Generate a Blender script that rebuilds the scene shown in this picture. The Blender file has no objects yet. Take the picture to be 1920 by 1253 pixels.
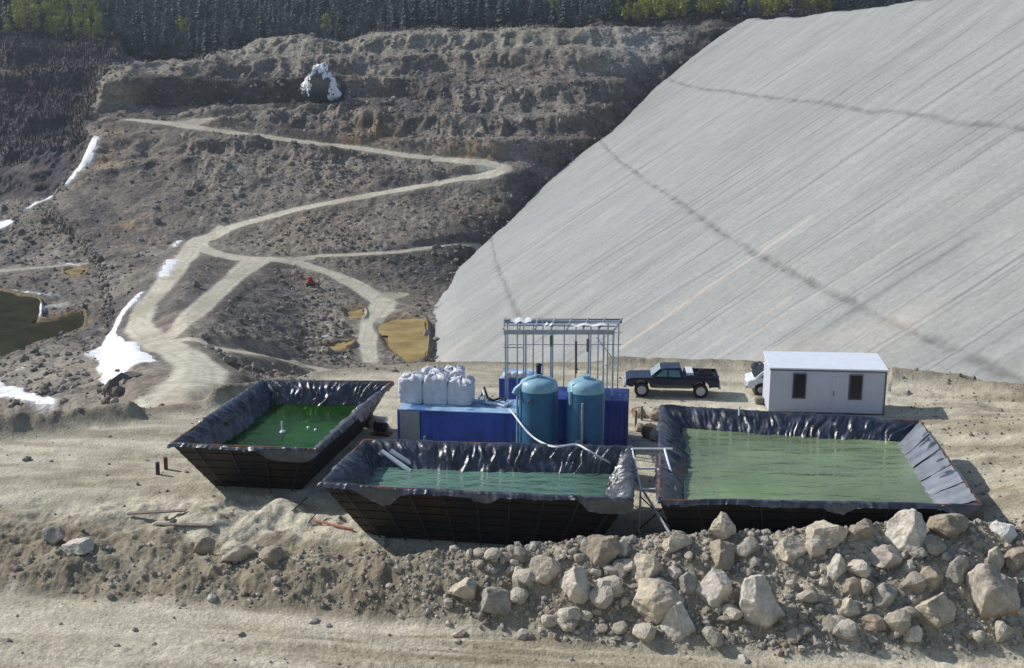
import bpy, math, random
import numpy as np
from mathutils import Vector, Matrix
R = math.radians
random.seed(7)
rng = np.random.default_rng(11)

# ------------------------------------------------------------------ camera, sky, sun
sc = bpy.context.scene
HC, TH, F = 17.5, R(12.6), 2000.0
CT, ST = math.cos(TH), math.sin(TH)
cam = bpy.data.cameras.new('camera'); camo = bpy.data.objects.new('camera', cam)
sc.collection.objects.link(camo); sc.camera = camo
camo.location = (0, 0, HC); camo.rotation_euler = (math.pi/2 - TH, 0, 0)
cam.sensor_width = 36; cam.lens = 36*F/1920; cam.clip_start = 0.5; cam.clip_end = 5000

SUN = Vector((-0.86, 0.36, 0.70)).normalized()          # towards the sun
w = bpy.data.worlds.new('World'); sc.world = w; w.use_nodes = True
nt = w.node_tree
sky = nt.nodes.new('ShaderNodeTexSky'); sky.sky_type = 'NISHITA'; sky.sun_disc = False
sky.sun_elevation = math.asin(SUN.z); sky.sun_rotation = math.atan2(SUN.x, SUN.y)
sky.air_density = 1.0; sky.dust_density = 1.0
nt.links.new(sky.outputs[0], nt.nodes['Background'].inputs[0])
nt.nodes['Background'].inputs[1].default_value = 0.105
sl = bpy.data.lights.new('sun', 'SUN'); sl.energy = 3.9; sl.angle = R(0.55); sl.color = (1.0, 0.96, 0.90)
so = bpy.data.objects.new('sun', sl); sc.collection.objects.link(so)
so.rotation_euler = SUN.to_track_quat('Z', 'Y').to_euler()
sc.view_settings.view_transform = 'Standard'; sc.view_settings.look = 'None'
sc.view_settings.exposure = 0.15; sc.view_settings.gamma = 1.0
COL = sc.collection

# ------------------------------------------------------------------ helpers
def ray(px, py):
    u = (px-960)/F; v = (626.5-py)/F
    return u, CT+v*ST, -ST+v*CT
def PZ(px, py, z):
    x, y, q = ray(px, py); t = (z-HC)/q
    return Vector((x*t, y*t, z))
def PD(px, py, D):
    x, y, q = ray(px, py); t = D/y
    return Vector((x*t, D, HC+q*t))
def proj(X, Y, Z):
    dz = Z-HC; f = Y*CT-dz*ST; up = Y*ST+dz*CT
    return 960+F*X/f, 626.5-F*up/f

def _h(ix, iy, s):
    n = (ix.astype(np.int64)*374761393+iy.astype(np.int64)*668265263+s*974634777) & 0xffffffff
    n = ((n ^ (n >> 13))*1274126177) & 0xffffffff
    return ((n ^ (n >> 16)) & 0xffff)/65535.0
def vn(x, y, s=0):
    ix = np.floor(x); iy = np.floor(y); fx = x-ix; fy = y-iy
    fx = fx*fx*(3-2*fx); fy = fy*fy*(3-2*fy)
    a = _h(ix, iy, s); b = _h(ix+1, iy, s); c = _h(ix, iy+1, s); d = _h(ix+1, iy+1, s)
    return (a+(b-a)*fx)*(1-fy)+(c+(d-c)*fx)*fy
def fbm(x, y, o=4, s=0, g=0.5):
    t = 0; a = 1; n = 0
    for i in range(o):
        t = t+a*(vn(x, y, s+i)-0.5); n += a; a *= g; x = x*2.03+17.1; y = y*2.03-9.2
    return t/n*2                                   # about -1..1
def ridge(x, y, o=4, s=0):
    t = 0; a = 1; n = 0
    for i in range(o):
        t = t+a*(1-np.abs(vn(x, y, s+i)*2-1)); n += a; a *= .5; x = x*2.1+7.7; y = y*2.1+3.1
    return t/n
def sstep(a, b, x):
    t = np.clip((x-a)/(b-a), 0, 1); return t*t*(3-2*t)

def tag(o, label=None, cat=None, group=None, kind=None):
    if label: o['label'] = label
    if cat: o['category'] = cat
    if group: o['group'] = group
    if kind: o['kind'] = kind
    return o
def empty(name, loc=(0, 0, 0), rz=0, **k):
    o = bpy.data.objects.new(name, None); COL.objects.link(o)
    o.location = loc; o.rotation_euler = (0, 0, rz); o.empty_display_size = .3
    return tag(o, **k)
def npmesh(name, V, Fq, mat, smooth=True, col=None, parent=None, M=None):
    V = np.asarray(V, dtype=np.float32); Fq = np.asarray(Fq, dtype=np.int32)
    me = bpy.data.meshes.new(name); k = Fq.shape[1]
    me.vertices.add(len(V)); me.vertices.foreach_set('co', V.ravel())
    me.loops.add(Fq.size); me.loops.foreach_set('vertex_index', Fq.ravel())
    me.polygons.add(len(Fq)); me.polygons.foreach_set('loop_start', np.arange(0, Fq.size, k, dtype=np.int32))
    me.polygons.foreach_set('loop_total', np.full(len(Fq), k, dtype=np.int32))
    me.polygons.foreach_set('use_smooth', np.full(len(Fq), smooth))
    me.update(calc_edges=True)
    if col is not None:
        a = me.color_attributes.new('Col', 'FLOAT_COLOR', 'POINT')
        c = np.ones((len(V), 4), dtype=np.float32); c[:, :3] = col
        a.data.foreach_set('color', c.ravel())
    me.materials.append(mat)
    o = bpy.data.objects.new(name, me); COL.objects.link(o)
    if parent: o.parent = parent
    if M is not None: o.matrix_world = M
    return o
def gridfaces(nr, nc):
    i = np.arange(nr-1)[:, None]*nc+np.arange(nc-1)[None, :]
    return np.stack([i, i+1, i+1+nc, i+nc], -1).reshape(-1, 4)
def sub(V, Fq, keep, C):
    f = Fq[keep]; ids, inv = np.unique(f, return_inverse=True)
    return V[ids], inv.reshape(f.shape), C[ids]

# ------------------------------------------------------------------ materials
def mat(name, col=(.5, .5, .5), rough=.8, metal=0, var=.25, vs=3.0, bump=0.0, bs=8.0, attr=False,
        col2=None, spec=.5, detail=8, c2lo=.45, c2hi=.65, fine=None, stretch=None, bdist=.05):
    m = bpy.data.materials.new(name); m.use_nodes = True
    N = m.node_tree.nodes; L = m.node_tree.links; p = N['Principled BSDF']
    p.inputs['Roughness'].default_value = rough; p.inputs['Metallic'].default_value = metal
    p.inputs['Specular IOR Level'].default_value = spec
    tc = N.new('ShaderNodeTexCoord'); src = tc.outputs['Object']
    if stretch:
        mp = N.new('ShaderNodeMapping'); mp.inputs['Scale'].default_value = stretch
        L.new(src, mp.inputs['Vector']); src = mp.outputs[0]
    def noise(scale, det=detail, r=.6):
        n = N.new('ShaderNodeTexNoise'); n.inputs['Scale'].default_value = scale
        n.inputs['Detail'].default_value = det; n.inputs['Roughness'].default_value = r
        L.new(src, n.inputs['Vector']); return n.outputs['Fac']
    if attr:
        a = N.new('ShaderNodeAttribute'); a.attribute_name = 'Col'; base = a.outputs['Color']
    else:
        rgb = N.new('ShaderNodeRGB'); rgb.outputs[0].default_value = (*col, 1); base = rgb.outputs[0]
    if col2:
        mr = N.new('ShaderNodeMapRange'); mr.inputs[1].default_value = c2lo; mr.inputs[2].default_value = c2hi
        L.new(noise(vs*.6), mr.inputs[0])
        mx = N.new('ShaderNodeMix'); mx.data_type = 'RGBA'; L.new(mr.outputs[0], mx.inputs[0])
        L.new(base, mx.inputs[6]); mx.inputs[7].default_value = (*col2, 1); base = mx.outputs[2]
    def mulnoise(base, scale, amt):
        mr = N.new('ShaderNodeMapRange'); mr.inputs[1].default_value = .3; mr.inputs[2].default_value = .7
        mr.inputs[3].default_value = 1-amt; mr.inputs[4].default_value = 1+amt; L.new(noise(scale), mr.inputs[0])
        v = N.new('ShaderNodeVectorMath'); v.operation = 'SCALE'
        L.new(base, v.inputs[0]); L.new(mr.outputs[0], v.inputs['Scale']); return v.outputs[0]
    if var: base = mulnoise(base, vs, var)
    if fine: base = mulnoise(base, fine[0], fine[1])
    L.new(base, p.inputs['Base Color'])
    if bump:
        b = N.new('ShaderNodeBump'); b.inputs['Strength'].default_value = bump; b.inputs['Distance'].default_value = bdist
        L.new(noise(bs), b.inputs['Height']); L.new(b.outputs[0], p.inputs['Normal'])
    return m
M = {}
M['soil'] = mat('soil', attr=True, rough=.95, spec=.15, var=.22, vs=.9, fine=(9, .28), bump=.7, bs=7, bdist=.12)
M['hill'] = mat('hill_soil', attr=True, rough=.95, spec=.1, var=.28, vs=.14, fine=(.85, .42), bump=.9, bs=.8, bdist=.8)
M['roadm'] = mat('road_soil', attr=True, rough=.95, spec=.1, var=.12, vs=.25, fine=(1.1, .22), bump=.6, bs=1.2, bdist=.3)
M['snow'] = mat('snow', (.74, .76, .80), .6, var=.16, vs=.5, col2=(.50, .49, .47), c2lo=.55, c2hi=.72, bump=.3, bs=2)
M['rock'] = mat('rock', attr=True, rough=.92, spec=.2, var=.25, vs=2.2, fine=(11, .2), bump=.8, bs=6, bdist=.1)
M['liner'] = mat('black_liner', (.014, .018, .032), .34, var=.5, vs=2.5, col2=(.075, .085, .115), bump=.5, bs=4, bdist=.08, spec=1.0)
M['sheet'] = mat('sun_glare_sheet', (.17, .185, .215), .42, var=.35, vs=1.5, bump=.3, bs=4, bdist=.05, spec=.9)  # pale tone stands for sun glare on the black liner
M['outer'] = mat('tank_boards', (.012, .011, .012), .6, var=.4, vs=1.2, col2=(.028, .016, .010), bump=.3, bs=6)
M['rust'] = mat('rusty_steel', (.20, .075, .04), .8, var=.5, vs=3, col2=(.05, .03, .03))
M['darksteel'] = mat('dark_steel', (.035, .035, .042), .55, var=.3)
M['galv'] = mat('galvanised', (.42, .45, .50), .45, .5, var=.2, vs=2)
M['greypaint'] = mat('grey_paint', (.30, .32, .36), .5, var=.3, vs=3)
M['framepale'] = mat('pale_frame_paint', (.55, .57, .60), .5, var=.2)
M['whitepipe'] = mat('white_pipe', (.74, .76, .78), .4, var=.1)
M['greenpipe'] = mat('green_pipe', (.10, .33, .26), .4, var=.15)
M['blue'] = mat('blue_container', (.035, .09, .44), .5, var=.18, vs=1.2, col2=(.028, .06, .27))
M['blue2'] = mat('dark_blue_container', (.018, .045, .24), .5, var=.2, vs=1.2)
M['bluetop'] = mat('pale_blue_roof', (.30, .46, .62), .5, var=.3, vs=1.6, col2=(.06, .14, .34), c2lo=.5, c2hi=.6)  # roof blue, paler than the walls, with darker patches
M['greypanel'] = mat('grey_panel', (.30, .31, .34), .6, var=.12)
M['teal'] = mat('teal_vessel_paint', (.03, .135, .26), .42, var=.2, vs=1.4, col2=(.03, .10, .2), c2lo=.5, c2hi=.8)
M['tealtop'] = mat('pale_teal_paint', (.24, .42, .52), .45, var=.2, vs=3)  # paler teal for the domes, manholes and pipes
M['bag'] = mat('white_bag', (.66, .68, .72), .7, var=.14, vs=4, bump=.6, bs=7, bdist=.08)
M['shedwall'] = mat('cabin_wall', (.50, .53, .62), .55, var=.05, vs=1)
M['shedroof'] = mat('cabin_roof', (.74, .79, .86), .4, var=.06, vs=2)
M['trim'] = mat('dark_trim', (.10, .11, .14), .5, var=.1)
M['glass'] = mat('window_glass', (.012, .014, .02), .15, var=.1, spec=.25)
M['glassgreen'] = mat('car_glass', (.06, .16, .16), .08, var=.1, spec=.9)
M['black'] = mat('black_rubber', (.012, .012, .013), .7, var=.2)
M['navy'] = mat('navy_paint', (.008, .013, .045), .3, var=.1, spec=.4)
M['greenpaint'] = mat('dark_green_paint', (.015, .04, .04), .28, var=.1, spec=.7)
M['carwhite'] = mat('white_paint', (.72, .74, .78), .3, var=.04)
M['red'] = mat('red_paint', (.36, .03, .035), .5, var=.2)
M['wood'] = mat('weathered_wood', (.19, .155, .125), .85, var=.35, vs=5)
M['bark'] = mat('bark', (.06, .05, .045), .9, var=.3)
M['needle'] = mat('dark_needles', (.062, .085, .082), .8, var=.5, vs=.12, col2=(.085, .10, .11))
M['needle2'] = mat('sunlit_leaves', (.40, .42, .08), .8, var=.4, vs=.3, col2=(.24, .26, .07))  # yellow-green crowns, with sunlight through the leaves put into the colour
M['needle3'] = mat('grey_twigs', (.13, .14, .165), .85, var=.35, vs=.6)
M['brush'] = mat('dry_brush', (.085, .070, .068), .9, var=.5, vs=.3)
M['ice'] = mat('ice', (.88, .92, .95), .35, var=.15, vs=1, bump=.5, bs=2, bdist=.3)
M['orange'] = mat('orange_plastic', (.48, .20, .12), .6, var=.3)
M['algae'] = mat('algae_floor', (.66, .84, .05), .9, var=.3, vs=.22, col2=(.62, .82, .30), bump=.2, bs=3)
M['algae_dark'] = mat('dark_algae_floor', (.018, .10, .010), .9, var=.5, vs=.6, col2=(.03, .085, .01), bump=.2, bs=3)
M['algae_pale'] = mat('pale_algae_floor', (.40, .66, .14), .9, var=.4, vs=.5, col2=(.16, .40, .26), bump=.2, bs=3)

def watermat(name, tint, rough, bumps, bscale, stretch, milky, mcol, ior=1.33):
    m = bpy.data.materials.new(name); m.use_nodes = True
    N = m.node_tree.nodes; L = m.node_tree.links; N.remove(N['Principled BSDF'])
    out = N['Material Output']; tr = N.new('ShaderNodeBsdfTransparent'); tr.inputs[0].default_value = (*tint, 1)
    di = N.new('ShaderNodeBsdfDiffuse'); di.inputs[0].default_value = (*mcol, 1)
    nn_ = N.new('ShaderNodeTexNoise'); nn_.inputs['Scale'].default_value = .22; nn_.inputs['Detail'].default_value = 5
    tco = N.new('ShaderNodeTexCoord'); L.new(tco.outputs['Object'], nn_.inputs['Vector'])
    mr_ = N.new('ShaderNodeMapRange'); mr_.inputs[1].default_value = .35; mr_.inputs[2].default_value = .65; mr_.inputs[3].default_value = .68; mr_.inputs[4].default_value = 1.2; L.new(nn_.outputs['Fac'], mr_.inputs[0])
    vs_ = N.new('ShaderNodeVectorMath'); vs_.operation = 'SCALE'; vs_.inputs[0].default_value = mcol; L.new(mr_.outputs[0], vs_.inputs['Scale']); L.new(vs_.outputs[0], di.inputs[0])
    gl = N.new('ShaderNodeBsdfGlossy'); gl.inputs['Roughness'].default_value = rough
    m1 = N.new('ShaderNodeMixShader'); m1.inputs[0].default_value = milky
    L.new(tr.outputs[0], m1.inputs[1]); L.new(di.outputs[0], m1.inputs[2])
    tc = N.new('ShaderNodeTexCoord'); mp = N.new('ShaderNodeMapping'); mp.inputs['Scale'].default_value = stretch
    L.new(tc.outputs['Object'], mp.inputs[0])
    n = N.new('ShaderNodeTexNoise'); n.inputs['Scale'].default_value = bscale; n.inputs['Detail'].default_value = 5
    L.new(mp.outputs[0], n.inputs['Vector'])
    b = N.new('ShaderNodeBump'); b.inputs['Strength'].default_value = bumps; b.inputs['Distance'].default_value = .26
    L.new(n.outputs['Fac'], b.inputs['Height'])
    fr = N.new('ShaderNodeFresnel'); fr.inputs['IOR'].default_value = ior
    L.new(b.outputs[0], fr.inputs['Normal']); L.new(b.outputs[0], gl.inputs['Normal'])
    m2 = N.new('ShaderNodeMixShader'); L.new(fr.outputs[0], m2.inputs[0])
    L.new(m1.outputs[0], m2.inputs[1]); L.new(gl.outputs[0], m2.inputs[2]); L.new(m2.outputs[0], out.inputs[0])
    return m
M['w1'] = watermat('dark_green_water', (.4, .8, .3), .04, .25, 2.0, (1, 1, 1), .35, (.035, .13, .02), 1.14)
M['w2'] = watermat('rippled_green_water', (.65, .9, .7), .10, 1.0, 1.6, (.6, 1.3, 1), .42, (.27, .50, .40), 1.6)
M['w3'] = watermat('green_pond_water', (.92, 1.0, .7), .12, 1.0, .9, (.4, 1.5, 1), .38, (.50, .68, .36), 1.6)
M['wmud'] = watermat('muddy_water', (.5, .4, .2), .1, .1, 1, (1, 1, 1), .95, (.40, .30, .13), 1.15)
M['wbrown'] = watermat('brown_water', (.4, .35, .2), .1, .1, 1, (1, 1, 1), .93, (.040, .040, .020), 1.10)

# ------------------------------------------------------------------ mesh builder
class MB:
    def __init__(s): s.v = []; s.f = []
    def add(s, vs, fs, mtx=None):
        b = len(s.v); s.v += [tuple(mtx @ Vector(p)) if mtx else tuple(p) for p in vs]
        s.f += [tuple(b+i for i in f) for f in fs]; return s
    def box(s, x0, x1, y0, y1, z0, z1, b=0, mtx=None):
        if b <= 0:
            v = [(x, y, z) for z in (z0, z1) for y in (y0, y1) for x in (x0, x1)]
            return s.add(v, [(0, 2, 3, 1), (4, 5, 7, 6), (0, 1, 5, 4), (2, 6, 7, 3), (0, 4, 6, 2), (1, 3, 7, 5)], mtx)
        r = []                                    # chamfered: octagon rings
        def ring(z, d):
            X0, X1, Y0, Y1 = x0+d, x1-d, y0+d, y1-d
            return [(X0+b, Y0, z), (X1-b, Y0, z), (X1, Y0+b, z), (X1, Y1-b, z), (X1-b, Y1, z), (X0+b, Y1, z), (X0, Y1-b, z), (X0, Y0+b, z)]
        vs = ring(z0, b)+ring(z0+b, 0)+ring(z1-b, 0)+ring(z1, b); fs = [tuple(range(7, -1, -1)), tuple(range(24, 32))]
        for k in range(3):
            for i in range(8): fs.append((k*8+i, k*8+(i+1) % 8, k*8+8+(i+1) % 8, k*8+8+i))
        return s.add(vs, fs, mtx)
    def tube(s, pts, r, n=8, r2=None, mtx=None):
        pts = [Vector(p) for p in pts]; vs = []; fs = []; m = len(pts)
        for i, p in enumerate(pts):
            d = (pts[min(i+1, m-1)]-pts[max(i-1, 0)]).normalized()
            a = d.cross(Vector((0, 0, 1)) if abs(d.z) < .9 else Vector((1, 0, 0))).normalized(); c = d.cross(a)
            rr = r if r2 is None else r+(r2-r)*i/(m-1)
            vs += [p+(a*math.cos(2*math.pi*k/n)+c*math.sin(2*math.pi*k/n))*rr for k in range(n)]
        for i in range(m-1):
            for k in range(n): fs.append((i*n+k, i*n+(k+1) % n, (i+1)*n+(k+1) % n, (i+1)*n+k))
        fs += [tuple(range(n-1, -1, -1)), tuple(range((m-1)*n, m*n))]
        return s.add(vs, fs, mtx)
    def lathe(s, prof, n=28, c=(0, 0), mtx=None):
        vs = []; fs = []
        for r, z in prof: vs += [(c[0]+r*math.cos(2*math.pi*k/n), c[1]+r*math.sin(2*math.pi*k/n), z) for k in range(n)]
        for i in range(len(prof)-1):
            for k in range(n): fs.append((i*n+k, i*n+(k+1) % n, (i+1)*n+(k+1) % n, (i+1)*n+k))
        fs += [tuple(range(n-1, -1, -1)), tuple(range((len(prof)-1)*n, len(prof)*n))]
        return s.add(vs, fs, mtx)
    def prism(s, prof, y0, y1, inset=0, mtx=None):     # profile in x,z extruded along y
        n = len(prof); vs = [(x, y0, z) for x, z in prof]+[(x, y1, z) for x, z in prof]
        fs = [tuple(range(n)), tuple(range(2*n-1, n-1, -1))]
        fs += [(i, n+i, n+(i+1) % n, (i+1) % n) for i in range(n)]
        return s.add(vs, fs, mtx)
    def build(s, name, m, parent=None, smooth=False):
        me = bpy.data.meshes.new(name); me.from_pydata(s.v, [], s.f); me.materials.append(m)
        if smooth:
            me.polygons.foreach_set('use_smooth', [True]*len(me.polygons))
        me.update(); o = bpy.data.objects.new(name, me); COL.objects.link(o)
        if smooth: me.set_sharp_from_angle(angle=R(38))
        if parent: o.parent = parent
        return o

# ------------------------------------------------------------------ near ground (work pad, berm, front road)
cpx  = [-900, 0, 200, 450, 600, 750, 900, 1100, 1300, 1500, 1700, 1920, 2900]
cD   = [41.5, 40.6, 40.0, 38.9, 38.2, 37.6, 37.3, 37.2, 37.2, 37.2, 37.2, 36.8, 36]
cZ   = [-.3, -.30, -.35, -.25, -.1, .25, .85, 1.25, 1.5, 1.75, 2.0, 2.05, 2.0]
tD   = [39, 37.4, 37.0, 36.6, 36.0, 35.3, 34.6, 33.6, 33.2, 33.0, 32.9, 32.9, 33]
bZ   = [-.6, -.62, -.6, -.5, -.45, -.4, -.35, -.3, -.2, 0, .2, .7, 1.2]
epx  = [-1200, -300, 0, 200, 400, 600, 800, 1170, 1400, 1700, 1920, 2900]
eD   = [46, 52, 55.2, 57.2, 60.2, 67, 69.5, 69.5, 69, 66, 62, 50]
def near_z(X, Y, detail=True):
    X = np.asarray(X, float); Y = np.asarray(Y, float)
    px = 960+F*.94*X/np.maximum(Y, 1)
    wig = fbm(px/170., px*0+.3, 3, 5)*.55
    D = np.interp(px, cpx, cD)+wig*.5; Z = np.interp(px, cpx, cZ)+fbm(px/90., px*0+4, 3, 9)*.28
    T = np.interp(px, cpx, tD)+wig*.8; B = np.interp(px, cpx, bZ)
    road = -1.15+0.0*X
    pad = B+(0-B)*sstep(40, 47, Y)
    pad = pad + np.interp(px, [1600, 1920, 2600], [0, 1.0, 1.6])*sstep(36, 41, Y)*(1-sstep(52, 60, Y))
    t = np.clip((Y-T)/(D-T), 0, 1); front = road+(Z-road)*(t*.75+.25*t*t*(3-2*t))
    bk = sstep(0, 1, (Y-D)/1.3); z = np.where(Y < D, front, Z+(pad-Z)*bk)
    E = np.interp(px, epx, eD)+fbm(px/130., px*0+8, 3, 3)*.5
    lefty = 1-sstep(420, 520, px)
    wr = (.55+.35*lefty)*(1+.30*fbm(X*.33, Y*.2, 4, 31)+.18*fbm(X*1.9, Y*1.3, 3, 32))*np.exp(-((Y-E+.9)/.85)**2)
    wr = wr*np.where((px > 560) & (px < 1130), .35, 1)*(1-.7*sstep(255, 290, px)*(1-sstep(385, 430, px)))
    z = z+wr
    z = np.where(Y > E, z-.8*(Y-E), z)
    berm = np.clip(sstep(0, .7, (Y-T))*(1-sstep(1, 3.2, Y-D)), 0, 1)
    if detail:
        z = z+berm*(fbm(X*.9, Y*.9, 3, 1)*.22+ridge(X*2.4, Y*2.4, 3, 41)*.16-.08+fbm(X*6, Y*5, 2, 60)*.05)
        z = z+.04*fbm(X*.8, Y*1.1, 4, 2)+.02*fbm(X*5, Y*5, 2, 21)
        m = np.exp(-((px-470)/230)**2-((Y-43)/1.8)**2)      # spoil heaps left of the middle pond
        z = z+m*(.35+.6*fbm(X*.8+3, Y*.8, 3, 77))
        lm = (px < 720)*sstep(0, 1, Y-T)*(1-sstep(2.5, 6.5, Y-D)); z = z+lm*(.28*fbm(X*.55, Y*.9, 4, 78)+.14*(ridge(X*1.7, Y*1.9, 3, 79)-.5))
        # wheel ruts on the front road and the pad
        z = z-.09*sstep(.05, .4, fbm(X*.10, Y*1.2+.2*X, 3, 15))*(Y < T)+.04*fbm(X*3.5, Y*3.5, 2, 16)*(Y < T+.5)*sstep(.0, .3, fbm(X*.2, Y*.8, 3, 17))
        z = z-.05*sstep(.1, .5, fbm(X*.10+5, Y*.8-.15*X, 3, 19))*((Y > 44) & (px < 420))
        z = z+np.where(px > 1650, .3*fbm(X*.35, Y*.6, 4, 55)*sstep(39, 42, Y), 0)
    return z, berm, px, T, D, E
s_ = np.linspace(-.85, .85, 1150)
Yr = np.concatenate([np.linspace(1, 24, 20)[:-1], np.linspace(24, 31, 40)[:-1], np.arange(31, 44, .085), np.arange(44, 60, .14), np.arange(60, 84, .3)])
SS, YY = np.meshgrid(s_, Yr); XX = SS*YY
ZZ, BM, PX, TT, DD, EE = near_z(XX, YY)
ZZ = np.maximum(ZZ, 15.3-.72*YY)
n1 = fbm(XX*.25, YY*.35, 4, 100); n2 = fbm(XX*1.3, YY*1.6, 3, 110); n3 = fbm(XX*.16, YY*1.2+.2*XX, 4, 120)
pale = np.array([.57, .53, .415]); mid = np.array([.36, .325, .235]); dark = np.array([.165, .138, .095])
def lerp(a, b, t): return a+(b-a)*np.clip(t, 0, 1)[..., None]
C = lerp(np.broadcast_to(pale, XX.shape+(3,)), mid, .25+.7*sstep(-.1, .5, n3)+.3*n1)
left_mess = (1-sstep(520, 800, PX))*sstep(-.4, .6, YY-TT)*(1-sstep(1.0, 4.5, YY-DD+n1))
C = lerp(C, mid*.72, .75*np.clip(left_mess, 0, 1)*sstep(-.6, .2, n2+n1)); C = lerp(C, np.array([.25, .20, .13]), np.clip(left_mess, 0, 1)*sstep(0, .4, fbm(XX*.7, YY*.9, 3, 130))*.8)
C = lerp(C, dark*1.15, BM*(.62+.4*n2+.4*n1)*np.interp(PX, [0, 800, 1300, 1900], [1.25, 1.15, .7, .55]))
C = lerp(C, mid, BM*.25); C = lerp(C, dark*1.5, (YY < TT+.3)*sstep(.12, .42, fbm(XX*.11+2, YY*1.9+.22*XX, 4, 140))*(.35+.5*(n1 > 0))*np.interp(PX, [0, 500, 1100, 1500], [.6, 1, .9, .4])); C = lerp(C, mid*.85, ((YY > 44) & (PX < 520))*sstep(.12, .4, fbm(XX*.09+2, YY*1.1-.2*XX, 4, 141))*.6)
C = lerp(C, dark*1.1, np.exp(-((YY-EE+.7)/1.0)**2)*.75)
C = lerp(C, dark, sstep(0, 1.5, YY-EE))
rr = sstep(1650, 1900, PX)*sstep(38, 42, YY)*(.35+.5*n3)
C = lerp(C, np.array([.30, .235, .16]), rr)
V = np.stack([XX, YY, ZZ], -1).reshape(-1, 3)
g = npmesh('ground', V, gridfaces(*XX.shape), M['soil'], True, C.reshape(-1, 3)); tag(g, kind='structure')

def near_hit(px, py):
    x, y, q = ray(px, py); t = np.arange(30, 80, .05); t = t
    X, Y, Z = x*t, y*t, HC+q*t
    z = near_z(X, Y)[0]; i = np.argmax(Z < z)
    return Vector((X[i], Y[i], z[i]))

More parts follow.
